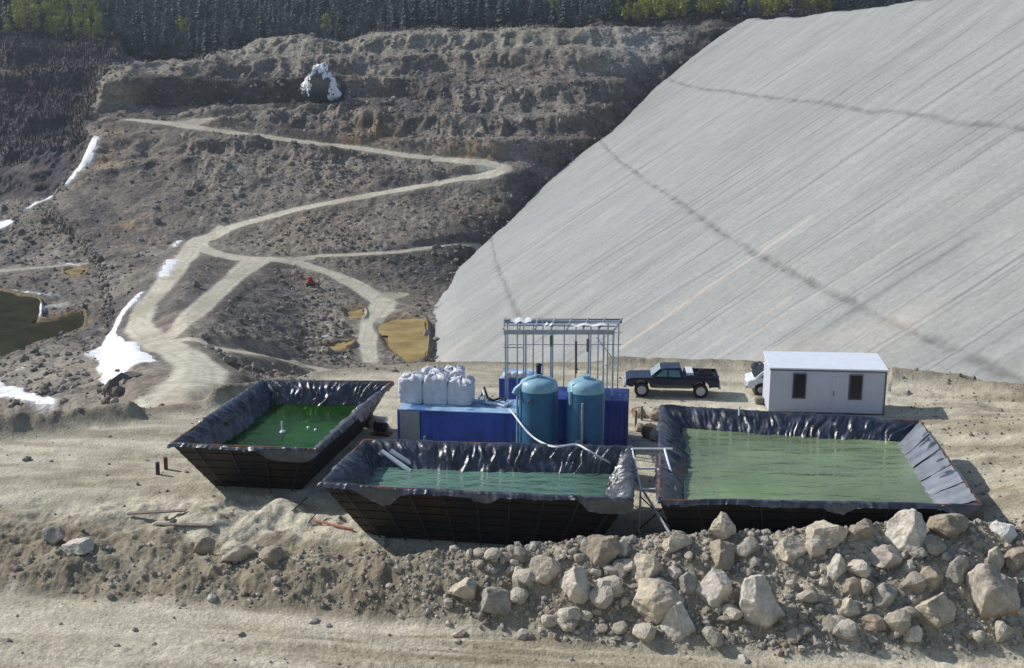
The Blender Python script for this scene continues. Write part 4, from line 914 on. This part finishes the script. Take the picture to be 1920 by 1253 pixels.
for px, py, lb in [(578, 802, 'small white float left of two on the dark green water'), (592, 806, 'small white float right of two on the dark green water')]:
    q = PZ(px, py, 1.36); b = MB(); b.lathe([(.03, -.04), (.09, 0), (.03, .07)], 10); o = b.build('float', M['whitepipe'], None, True); o.location = q; tag(o, lb, 'float', 'small floats on the dark pond')
# white ladder frame between the ponds
rt = empty('access_stand', (0, 0, 0), label='white pipe frame standing between the middle and right ponds', cat='frame')
fz = 2.5
pa, pb = PZ(1185, 842, fz), PZ(1246, 842, fz); pb.y = pa.y
for p in (pa, pb):
    b = MB(); b.tube([(p.x, p.y-3.3, 1.9), (p.x, p.y, fz)], .05, 7); b.tube([(p.x, p.y, 0), (p.x, p.y, fz)], .045, 7); b.tube([(p.x, p.y-3.3, 0), (p.x, p.y-3.3, 1.9)], .045, 7); b.build('side_frame', M['whitepipe'], rt, True)
for t in (0, .5, 1):
    b = MB(); y = pa.y-3.3*t; z = fz-.6*t; b.tube([(pa.x, y, z), (pb.x+(.35 if t == 0 else 0), y, z)], .05, 7); b.build('rung', M['whitepipe'], rt, True)
b = MB(); b.tube([(pa.x, pa.y-3.35, 1.6), (pb.x, pa.y-3.35, .2)], .03, 6); b.tube([(pb.x, pa.y-3.35, 1.6), (pa.x, pa.y-3.35, .2)], .03, 6); b.build('cross_brace', M['darksteel'], rt, True)
reroot(rt, ((pa.x+pb.x)/2, pa.y-1.6, 0))
seg('pole', M['greypaint'], [PZ(1190, 895, 1.9), PZ(1256, 1000, 1.45)], .05, 'long grey pole leaning down from the white frame between the ponds', 'pole')
# crumpled liner offcuts hanging at the middle pond's right end: brown clutter behind
r4 = random.Random(4)
for k in range(9):
    px = r4.uniform(1188, 1236); py = r4.uniform(775, 835); g_ = near_hit(px, py); v, f = rockshape(2, 800+k, 8, .1); s = r4.uniform(.25, .5)
    c = np.broadcast_to(np.array([(.42, .33, .24), (.25, .16, .11), (.5, .45, .38)][k % 3]), (len(v), 3)); o = npmesh('stone', v*s, f, M['rock'], False, c); o.location = g_+Vector((0, 0, s*.4))
    tag(o, 'rough stone in the gap between right pond and dark blue container', 'stone', 'stones in the gap behind the white frame')
for k, (a, h_, lb) in enumerate([((1192, 800), .9, 'left one of two weathered stakes behind the white frame'), ((1203, 788), .8, 'right one of two weathered stakes behind the white frame')]):
    g_ = near_hit(*a); b = MB(); b.box(-.06, .06, -.06, .06, -.1, h_, .015); o = b.build('stake', M['wood']); o.location = g_; tag(o, lb, 'stake')
for k, (px, py, m, lb) in enumerate([(296, 890, 'darksteel', 'dark stake beside the red one near the left pond corner'), (311, 880, 'rust', 'rust red stake near the left pond corner')]):
    g_ = near_hit(px, py); b = MB(); b.tube([(0, 0, -.1), (.02, 0, .6)], .10, 8); o = b.build('stake', M[m], None, True); o.location = g_; tag(o, lb, 'stake', 'two short stakes by the left pond')
seg('stick', M['darksteel'], [near_hit(548, 962)+Vector((0, 0, .06)), PZ(576, 932, .4)], .03, 'dark rod lying nearest the left pond base', 'rod')
seg('stick', M['darksteel'], [near_hit(578, 985)+Vector((0, 0, .06)), PZ(602, 952, .4)], .025, 'thin rod propped by the left end of the middle pond', 'rod')
seg('pipe', M['orange'], [near_hit(590, 980)+Vector((0, 0, .08)), near_hit(632, 990)+Vector((0, 0, .08)), near_hit(662, 996)+Vector((0, 0, .08))], .05, 'orange pipe on the ground under the middle pond corner', 'pipe')
for k, (a, c, lb) in enumerate([((240, 968), (350, 962), 'upper grey plank lying in the spoil at left'), ((290, 988), (400, 990), 'lower dark plank lying in the spoil at left')]):
    p, q = near_hit(*a), near_hit(*c); d = q-p; b = MB(); b.box(0, d.length, -.12, .12, 0, .06, .01); o = b.build('plank', M['wood']); o.location = p+Vector((0, 0, .08)); o.rotation_euler = (0, -math.asin(d.z/d.length), math.atan2(d.y, d.x)); tag(o, lb, 'plank')
# pump and drum by the container's grey end
rt = empty('water_pump', near_hit(716, 815), -.3, label='dark pump with pale cover beside the grey container end', cat='pump')
b = MB(); b.box(-.5, .5, -.3, .3, 0, .12, .02); b.build('skid', M['rust'], rt); b = MB(); b.lathe([(.2, -.4), (.28, -.35), (.28, .2), (.16, .35)], 16, mtx=Matrix.Translation((0, 0, .45)) @ Matrix.Rotation(R(90), 4, 'Y')); b.build('motor', M['darksteel'], rt, True)
b = MB(); b.box(-.25, .3, -.22, .22, .7, .95, .05); b.build('cover', M['whitepipe'], rt)
rt = empty('drum', near_hit(690, 800), label='dark steel drum behind the right side of the left pond', cat='drum'); b = MB(); b.lathe([(.28, 0), (.29, .02), (.29, .28), (.305, .30), (.29, .32), (.29, .58), (.305, .6), (.29, .62), (.29, .86), (.27, .87)], 24); b.build('body', M['darksteel'], rt, True)
b = MB(); b.lathe([(.26, .868), (.25, .885)], 24); b.build('lid', M['rust'], rt, True)

# ------------------------------------------------------------------ site cabin
pL, pR = PZ(1450, 692, 2.62), PZ(1665, 694, 2.62); Ls = (pR-pL).length; ys = math.atan2(pR.y-pL.y, pR.x-pL.x)-R(3)
rt = empty('site_cabin', ((pL.x+pR.x)/2, (pL.y+pR.y)/2+1.25, 0), ys, label='white portable cabin with two dark windows behind the right pond', cat='cabin')
b = MB(); n = int(Ls/.12)
for sy in (-1, 1):
    vs = []; fs = []
    for i in range(n+1): x = -Ls/2+Ls*i/n; y = sy*(1.25-(.012 if i % 3 == 0 else 0)); vs += [(x, y, .12), (x, y, 2.62)]
    for i in range(n): fs.append((2*i, 2*i+2, 2*i+3, 2*i+1))
    b.add(vs, fs)
for sx in (-1, 1): b.add([(sx*Ls/2, -1.25, .12), (sx*Ls/2, 1.25, .12), (sx*Ls/2, 1.25, 2.89), (sx*Ls/2, -1.25, 2.61)], [(0, 1, 2, 3)])
b.build('wall', M['shedwall'], rt)
b = MB(); b.add([(-Ls/2-.08, -1.36, 2.60), (Ls/2+.08, -1.36, 2.60), (Ls/2+.08, 0, 2.755), (-Ls/2-.08, 0, 2.755), (-Ls/2-.08, 1.36, 2.91), (Ls/2+.08, 1.36, 2.91),
                 (-Ls/2-.08, -1.36, 2.68), (Ls/2+.08, -1.36, 2.68), (Ls/2+.08, 0, 2.835), (-Ls/2-.08, 0, 2.835), (-Ls/2-.08, 1.36, 2.99), (Ls/2+.08, 1.36, 2.99)],
                [(6, 7, 8, 9), (9, 8, 11, 10), (0, 3, 2, 1), (3, 4, 5, 2), (0, 1, 7, 6), (4, 10, 11, 5), (0, 6, 9, 3), (3, 9, 10, 4), (1, 2, 8, 7), (2, 5, 11, 8)]); b.build('roof', M['shedroof'], rt)
b = MB(); b.box(-Ls/2-.03, Ls/2+.03, -1.30, -1.262, 2.50, 2.595); b.build('fascia', M['trim'], rt)
for sx in (1,):
    b = MB(); b.box(sx*Ls/2-.05, sx*Ls/2+.035, -1.285, -1.2, .05, 2.5); b.build('corner_trim', M['trim'], rt)
for xw in (-Ls/2+1.62, Ls/2-1.62):
    b = MB(); y = -1.262
    b.box(xw-.37, xw+.37, y-.045, y-.002, .90, .97); b.box(xw-.37, xw+.37, y-.045, y-.002, 2.30, 2.37); b.box(xw-.37, xw-.31, y-.045, y-.002, .97, 2.30); b.box(xw+.31, xw+.37, y-.045, y-.002, .97, 2.30)
    wf = b.build('window', M['trim'], rt); b = MB(); b.box(xw-.31, xw+.31, y-.02, y-.004, .97, 2.30); b.build('pane', M['glass'], wf)
b = MB(); b.box(.25, 1.15, -1.272, -1.258, .15, 2.2, .004); dr = b.build('door', M['shedwall'], rt)
b = MB(); b.tube([(.36, -1.31, 1.1), (.36, -1.34, 1.25), (.36, -1.31, 1.4)], .02, 6); b.build('handle', M['trim'], dr)
b = MB(); b.box(-Ls/2+.1, Ls/2-.1, -1.15, 1.15, -.05, .12); b.build('base_frame', M['darksteel'], rt)

# ------------------------------------------------------------------ vehicles
def wheel(root, x, y, r, wd):
    mt = Matrix.Translation((x, y, r)) @ Matrix.Rotation(R(90), 4, 'X'); wr = MB()
    wr.lathe([(r*.62, -wd/2), (r*.93, -wd/2), (r, -wd*.35), (r, wd*.35), (r*.93, wd/2), (r*.62, wd/2)], 24, mtx=mt)
    e = wr.build('wheel', M['black'], root, True); b = MB(); b.lathe([(r*.6, -wd*.52), (r*.6, wd*.52)], 20, mtx=mt); b.lathe([(r*.2, -wd*.57), (r*.2, wd*.57)], 10, mtx=mt); b.build('rim', M['galv'], e, True)
def body_from(prof, y, wf, m, name, root, tops=None):
    """prof: (x, z, half-width factor)"""
    n = len(prof); vs = [(x, -y*k, z) for x, z, k in prof]+[(x, y*k, z) for x, z, k in prof]
    fs = [tuple(range(n)), tuple(range(2*n-1, n-1, -1))]+[(i, n+i, n+(i+1) % n, (i+1) % n) for i in range(n)]
    b = MB(); b.add(vs, fs); o = b.build(name, m, root); bv = o.modifiers.new('b', 'BEVEL'); bv.width = .045; bv.segments = 2; bv.limit_method = 'ANGLE'; bv.angle_limit = R(25)
    o.data.polygons.foreach_set('use_smooth', [False]*len(o.data.polygons)); return o
gt = PZ(1262, 746, 0.0); gt.z = 0
rt = empty('pickup_truck', (gt.x, gt.y+.9, 0), R(-5), label='dark navy lifted pickup truck parked facing left before the slope', cat='pickup truck')
# x: -2.75 front ... 2.75 rear, ground clearance high
def arch(cx, r, z, n=7): return [(cx+r*math.cos(math.pi-math.pi*i/n), z+r*math.sin(math.pi*i/n)*.9) for i in range(n+1)]
low = [(-2.72, .72)]+[(-2.45, .62)]+arch(-1.78, .50, .62)+[(-1.2, .58), (1.05, .58)]+arch(1.68, .50, .62)+[(2.3, .66), (2.72, .70), (2.74, 1.18), (.62, 1.20), (-1.05, 1.22), (-2.45, 1.17), (-2.72, 1.05)]
body_from([(x, z, 1) for x, z in low], .95, 1, M['navy'], 'body', rt)
body_from([(-1.28, 1.17, .93), (-.55, 1.75, .80), (.50, 1.78, .80), (.72, 1.17, .93)], .95, 1, M['navy'], 'cab', rt)
g_ = MB(); g_.add([(-1.215, -.84, 1.27), (-1.215, .84, 1.27), (-.66, .74, 1.71), (-.66, -.74, 1.71)], [(0, 1, 2, 3)]); o = g_.build('windscreen', mat('bright_windscreen', (.35, .45, .48), .1, var=.1, spec=1), rt); o.location = (-.035, 0, .03)
for sy in (-1, 1):
    for (xa, xb, xc, xd) in [(-1.02, -.52, -.30, -.30), (-.22, -.22, .38, .50)]:
        yy0, yy1 = sy*.895, sy*.80; b = MB(); b.add([(xa, yy0, 1.27), (xb, yy1, 1.66), (xc, yy1, 1.66), (xd, yy0, 1.27)], [(0, 1, 2, 3)]); b.build('side_window', M['glassgreen'], rt)
b = MB(); b.box(.76, 2.6, -.80, .80, 1.19, 1.215); b.build('bed_floor', M['black'], rt)
b = MB()
for (x0, x1, y0, y1) in [(.75, 2.72, -.93, -.84), (.75, 2.72, .84, .93), (2.64, 2.72, -.84, .84)]: b.box(x0, x1, y0, y1, 1.18, 1.38, .02)
b.build('bed_side', M['navy'], rt)
for sy in (-1, 1):
    b = MB(); b.box(-1.2, 1.1, sy*.955-.01, sy*.955+.01, .60, .80, .005); b.build('lower_panel', M['greenpaint'], rt)
    b = MB(); b.box(-2.76, -2.70, sy*.68-.17, sy*.68+.17, .86, 1.04, .02); b.build('headlight', M['whitepipe'], rt); b = MB(); b.box(2.73, 2.77, sy*.82-.08, sy*.82+.08, .85, 1.12, .01); b.build('tail_light', M['red'], rt)
    b = MB(); b.box(-1.12, -.98, sy*1.05-.1, sy*1.05+.1, 1.22, 1.4, .02); b.build('mirror', M['navy'], rt)
b = MB(); b.box(-2.86, -2.70, -.9, .9, .55, .74, .03); b.build('front_bumper', M['galv'], rt); b = MB(); b.box(2.70, 2.86, -.85, .85, .56, .72, .03); b.build('rear_bumper', M['galv'], rt)
b = MB(); b.box(-2.76, -2.705, -.48, .48, .80, 1.06, .01); b.build('grille', M['galv'], rt)
for x in (-1.78, 1.68):
    for y in (-.82, .82): wheel(rt, x, y, .44, .28)
b = MB(); b.box(.80, 1.25, -.72, .72, 1.22, 1.52, .03); o = b.build('tool_box', M['carwhite']); o.matrix_world = Matrix.Translation(rt.location) @ Matrix.Rotation(R(-5), 4, 'Z'); tag(o, 'white tool box behind the cab in the pickup bed', 'tool box')
b = MB()
for k in range(3): b.tube([(1.38+.1*k, -.6+.1*k, 1.33+.1*k), (2.4-.05*k, -.5+.15*k, 1.33+.1*k)], .12, 8)
o = b.build('tarpaulin_roll', M['black'], None, True); o.matrix_world = Matrix.Translation(rt.location) @ Matrix.Rotation(R(-5), 4, 'Z'); tag(o, 'rolled black tarpaulin lying in the pickup bed', 'tarpaulin')

gv = PZ(1404, 744, 0)
rt = empty('parked_van', (gv.x+2.3, gv.y+1.0, 0), R(-6), label='white van mostly hidden behind the white cabin, nose to the left', cat='van')
low = [(-2.2, .42)]+arch(-1.45, .38, .42)+[(-1.0, .34), (1.1, .34)]+arch(1.5, .38, .42)+[(2.3, .42), (2.35, 1.0), (-1.75, 1.02), (-2.2, .88), (-2.28, .62)]
body_from([(x, z, 1) for x, z in low], .9, 1, M['carwhite'], 'body', rt)
body_from([(-1.95, .93, .96), (-1.12, 1.68, .86), (-.8, 1.78, .84), (1.9, 1.78, .84), (2.3, 1.0, .96)], .9, 1, M['carwhite'], 'cab', rt)
b = MB(); b.add([(-1.83, -.78, 1.04), (-1.83, .78, 1.04), (-1.19, .70, 1.62), (-1.19, -.70, 1.62)], [(0, 1, 2, 3)]); o = b.build('windscreen', M['glass'], rt); o.location = (-.04, 0, .03)
for sy in (-1, 1):
    for (xa, xb, xc, xd) in [(-1.5, -1.0, -.05, -.05), (.05, .05, .9, .9), (1.0, 1.0, 1.8, 2.0)]:
        b = MB(); b.add([(xa, sy*.872, 1.08), (xb, sy*.795, 1.56), (xc, sy*.795, 1.56), (xd, sy*.872, 1.08)], [(0, 1, 2, 3)]); b.build('side_window', M['glass'], rt)
    b = MB(); b.box(-2.27, -2.15, sy*.65-.16, sy*.65+.16, .62, .78, .02); b.build('headlight', M['galv'], rt)
b = MB(); b.box(-2.34, -2.2, -.8, .8, .40, .56, .03); b.build('front_bumper', M['greypaint'], rt)
for x in (-1.45, 1.5):
    for y in (-.78, .78): wheel(rt, x, y, .33, .2)
# dish on a pole behind the van
q = PD(1416, 687, gv.y+3.4); rt = empty('dish_antenna', (q.x, q.y, 0), label='small round grey dish on a post behind the white van', cat='dish')
b = MB(); b.tube([(0, 0.05, -.3), (0, .05, q.z)], .04, 7); b.build('post', M['darksteel'], rt, True); b = MB(); b.lathe([(.03, .06), (.14, .03), (.25, -.04), (.27, -.03), (.14, .06), (.03, .09)], 20, mtx=Matrix.Translation((0, 0, q.z)) @ Matrix.Rotation(R(80), 4, 'X')); b.build('dish', M['trim'], rt, True)
# orange-brown clutter beside the cabin
b = MB(); b.box(-.25, .25, -.2, .2, 0, .4, .05); o = b.build('crate', M['wood']); o.location = near_hit(1424, 758); tag(o, 'small brown crate on the sand left of the white cabin', 'crate')

# small red machine on the valley floor
hx, hy, hz = hit(582, 542)
rt = empty('red_digger', (hx, hy, hz+.3), R(20), label='small red machine working on the dark rubble of the valley floor', cat='digger')
b = MB(); b.box(-1.0, 1.0, -.7, -.35, 0, .5, .1); b.build('track', M['black'], rt); b = MB(); b.box(-1.0, 1.0, .35, .7, 0, .5, .1); b.build('track', M['black'], rt)
b = MB(); b.box(-.8, .9, -.65, .65, .5, 1.1, .08); b.build('body', M['red'], rt); b = MB(); b.box(-.5, .4, -.5, .5, 1.1, 2.0, .06); b.build('cab', M['red'], rt)
b = MB(); b.tube([(.5, 0, 1.0), (1.3, 0, 2.1), (2.0, 0, 1.2), (1.8, 0, .4)], .1, 6); b.build('arm', M['red'], rt)

# ------------------------------------------------------------------ ice on the outcrop
P0 = PD(600, 190, 351)
rt = empty('frozen_outcrop', P0, label='dark rock outcrop hung with an arch of white ice above the upper bench', cat='rock outcrop')
v, f = rockshape(5, 321, 14, .34); vv_ = v*[6.2, 4.0, 7.4]+[0, 3.2, 5.0]
vv_ = vv_*(1+.12*fbm(v[:, 0]*4, v[:, 2]*4, 3, 66))[:, None]; npmesh('rock_mass', vv_, f, M['rock'], True, lerp(np.broadcast_to(np.array([.17, .16, .145]), (len(v), 3)), np.array([.03, .05, .055]), sstep(.2, -.5, v[:, 2])), parent=rt)
fcn = vv_[f].mean(1); e_ = np.sqrt((fcn[:, 0]/6.3)**2+((fcn[:, 2]-5.2)/7.4)**2); nz = fbm(fcn[:, 0]*.9, fcn[:, 2]*.8, 4, 77)
ring_ = sstep(.36, .50, e_+.24*nz)*((fcn[:, 2] > 3.5+2.5*nz) | (fcn[:, 0] > 2.2+nz)); ring_ = ring_*(fcn[:, 1] < 4.4)*(fbm(fcn[:, 0]*2.2, fcn[:, 2]*1.6, 3, 78) > -.32)
ring_ = ring_*((fcn[:, 2] > -1) | (nz > .1)); fi = f[ring_ > .5]; ids_, inv_ = np.unique(fi, return_inverse=True); ctr_ = np.array([0, 3.2, 5.0]); dv = vv_[ids_]-ctr_; dv /= np.linalg.norm(dv, axis=1)[:, None]
pv_ = vv_[ids_]; iv = pv_+dv*(.35+.45*np.abs(fbm(pv_[:, 0]*1.4, pv_[:, 2]*1.1, 3, 79)))[:, None]
npmesh('ice', iv, inv_.reshape(fi.shape), M['ice'], False, parent=rt)

# ------------------------------------------------------------------ conifers
def crown(seed, H_, Rr, dens=1.0, droop=.35):
    r = random.Random(seed); vs = []; fs = []; nw = int(17*dens)
    for i in range(nw):
        t = (i+.5)/nw; z = H_*(.08+.92*t); rad = Rr*(1-t)**.75*r.uniform(.75, 1.1)+.15
        nb = 9 if t < .7 else 6
        for k in range(nb):
            a = 6.283*(k+r.random()*.8)/nb; L_ = rad*r.uniform(.6, 1.15); wd = L_*.30+.08; dz = -L_*droop*r.uniform(.5, 1.4); z_ = z+r.uniform(-.3, .3)
            c_, s_ = math.cos(a), math.sin(a); b0 = len(vs)
            vs += [(0, 0, z_+.25), (c_*L_*.55-s_*wd, s_*L_*.55+c_*wd, z_+dz*.4), (c_*L_, s_*L_, z_+dz), (c_*L_*.55+s_*wd, s_*L_*.55-c_*wd, z_+dz*.4-.15), (c_*L_*.5, s_*L_*.5, z_+dz*.2+.25)]
            fs += [(b0, b0+1, b0+4), (b0+1, b0+2, b0+4), (b0+2, b0+3, b0+4), (b0+3, b0, b0+4)]
    vs += [(0, 0, H_+.6), (.12, 0, H_*.9), (-.06, .1, H_*.9), (-.06, -.1, H_*.9)]; b0 = len(vs)-4; fs += [(b0, b0+1, b0+2), (b0, b0+2, b0+3), (b0, b0+3, b0+1)]
    return np.array(vs), np.array(fs)
def leafy(seed, H_, Rr, n=900):
    r = np.random.default_rng(seed); k = 9; cc = np.c_[r.normal(0, Rr*.38, k), r.normal(0, Rr*.38, k), r.uniform(.25, .92, k)*H_]; cr_ = r.uniform(.35, .62, k)*Rr*np.where(cc[:, 2] > .75*H_, .6, 1)
    i = r.integers(0, k, n); d = r.normal(size=(n, 3)); d /= np.linalg.norm(d, axis=1)[:, None]; p = cc[i]+d*(cr_[i]*r.uniform(.45, 1.1, n)**.5)[:, None]*[1, 1, 1.25]
    a = r.normal(size=(n, 3))*.34; b_ = r.normal(size=(n, 3))*.34; V_ = np.stack([p, p+a, p+b_], 1).reshape(-1, 3); return V_, np.arange(3*n).reshape(-1, 3)
def treeproto(seed, H_, Rr, m, label, group, dens=1.0, skirt=.12, leaf=False):
    rt = empty('leafy_tree' if leaf else 'conifer_tree', (0, 0, 0), label=label, cat='tree', group=group); b = MB(); b.tube([(0, 0, -.5), (0, 0, H_*.5), (0, 0, H_*.97)], .22, 6, .04); b.build('trunk', M['bark'], rt)
    v, f = leafy(seed, H_, Rr) if leaf else crown(seed, H_, Rr, dens); npmesh('crown', v+[0, 0, H_*skirt*.5], f, m, False, parent=rt); return rt
def copytree(o, loc, s, rz):
    c = o.copy(); COL.objects.link(c); c.location = loc; c.scale = (s, s, s*random.uniform(.9, 1.15)); c.rotation_euler = (0, 0, rz)
    for ch in list(o.children): d = ch.copy(); COL.objects.link(d); d.parent = c
    return c
LD = 'dark evergreen tree in the front ranks of the forest above the waste rock'; GD = 'dark evergreens along the forest edge'
LY = 'yellow green sunlit tree standing out against the dark forest'; GY = 'yellow green trees in the forest'
LG = 'bare grey blue tree at the forest edge'; GG = 'bare trees along the forest edge'
PD_ = [treeproto(k, 12+k*1.2, 2.6+.25*k, M['needle'], LD, GD) for k in range(4)]
PY_ = [treeproto(10+k, 9+k*1.5, 2.9, M['needle2'], LY, GY, leaf=True) for k in range(3)]
PG_ = [treeproto(20+k, 8+k*1.5, 2.4, M['needle3'], LG, GG, leaf=True) for k in range(3)]
def fz_at(x, y):
    d = (FX-x)**2+(FY-y)**2; i = np.unravel_index(np.argmin(d), d.shape); return FZ[i]
subX, subY, subZ = FX[::3, ::3], FY[::3, ::3], FZ[::3, ::3]
def fz2(x, y):
    d = (subX-x)**2+(subY-y)**2; i = np.unravel_index(np.argmin(d), d.shape); return float(subZ[i])
r6 = random.Random(12); used = {id(p): False for p in PD_+PY_+PG_}; cnt = 0
for row, D in enumerate([434, 443, 453]):
    px = -40+row*9
    while px < 1560:
        px += r6.uniform(13, 24); D1 = D+r6.uniform(-3, 4); u = (px-960)/F; x = u*D1/(CT+.28*ST); z = fz2(x, D1)
        yel = (10 < px < 200 and r6.random() < .7) or (1150 < px < 1560 and r6.random() < .7) or r6.random() < .04
        g3 = r6.random() < (.6 if 190 < px < 760 else .3)
        pr = r6.choice(PY_) if yel else (r6.choice(PG_) if g3 else r6.choice(PD_)); sc_ = r6.uniform(.7, 1.15)
        if not used[id(pr)]: pr.location = (x, D1, z-.3); pr.scale = (sc_,)*3; used[id(pr)] = True
        else: copytree(pr, (x, D1, z-.3), sc_, r6.uniform(0, 6))
        cnt += 1
print('trees', cnt)
cr = [crown(40+k, 13+k*1.5, 2.8) for k in range(3)]+[leafy(50+k, 12+k, 3.2, 420) for k in range(3)]; av = []; af = []; off = 0
for D in np.arange(462, 640, 9.):
    x = -.56*D
    while x < .62*D:
        x += r6.uniform(3, 5.2); y = D+r6.uniform(-4, 4); v, f = cr[r6.randrange(6)]; s = r6.uniform(.6, 1.3); a = r6.uniform(0, 6)
        z = fz2(x, y) if D < 520 else HC+(D)*math.tan(R(17.25-12.6))*(1+(D-560)/1500.)
        R_ = np.array([[math.cos(a), math.sin(a), 0], [-math.sin(a), math.cos(a), 0], [0, 0, 1]])
        if D > 520: z = np.interp(D, [436, 560, 760], [PD(900, 60, 436).z, PD(900, 10, 560).z, PD(900, -90, 760).z])
        av.append((v@R_)*s+[x, y, z]); af.append(f+off); off += len(v)
tag(npmesh('forest', np.concatenate(av), np.concatenate(af), M['needle'], False), label='deep dark evergreen forest filling the hillside behind', kind='stuff')
# dry brush on the dark left slope and forest edge
wb = (darkhill*(FY > 350)+((FY > 408) & (FY < 432))*.9).reshape(-1)*((fq1 > -60) & (fq1 < 1400)); wb = wb/wb.sum()
idx = rng.choice(len(flat), 5200, p=wb); P = flat[idx]; n = len(P); h_ = rng.uniform(.5, 2.0, n); ax = rng.uniform(-.9, .9, (n, 2)); wd = rng.uniform(.2, .8, n)
v0 = P+np.c_[-wd, np.zeros(n), -.3*np.ones(n)]; v1_ = P+np.c_[wd, wd*.5, -.3*np.ones(n)]; v2_ = P+np.c_[ax[:, 0], ax[:, 1], h_]; v3 = P+np.c_[np.zeros(n), -wd, np.zeros(n)]
Vb = np.stack([v0, v1_, v2_, v3], 1).reshape(-1, 3); i0 = np.arange(n)[:, None]*4; Fb = np.concatenate([i0+[0, 1, 2], i0+[1, 3, 2], i0+[3, 0, 2]])
tag(npmesh('brush', Vb, Fb, M['brush'], False), label='dry leafless brush on the dark slope below the forest', kind='stuff')

# ------------------------------------------------------------------ haze
hm = bpy.data.materials.new('haze'); hm.use_nodes = True; N = hm.node_tree.nodes; N.remove(N['Principled BSDF'])
pv = N.new('ShaderNodeVolumePrincipled'); pv.inputs['Color'].default_value = (.72, .84, 1, 1); pv.inputs['Density'].default_value = .00014; pv.inputs['Anisotropy'].default_value = .2
hm.node_tree.links.new(pv.outputs[0], N['Material Output'].inputs['Volume'])
lo_ = float(min(FZ.min(), -60))-8; b = MB(); b.box(-900, 900, -30, 900, lo_, 160); o = b.build('haze', hm); tag(o, kind='stuff')
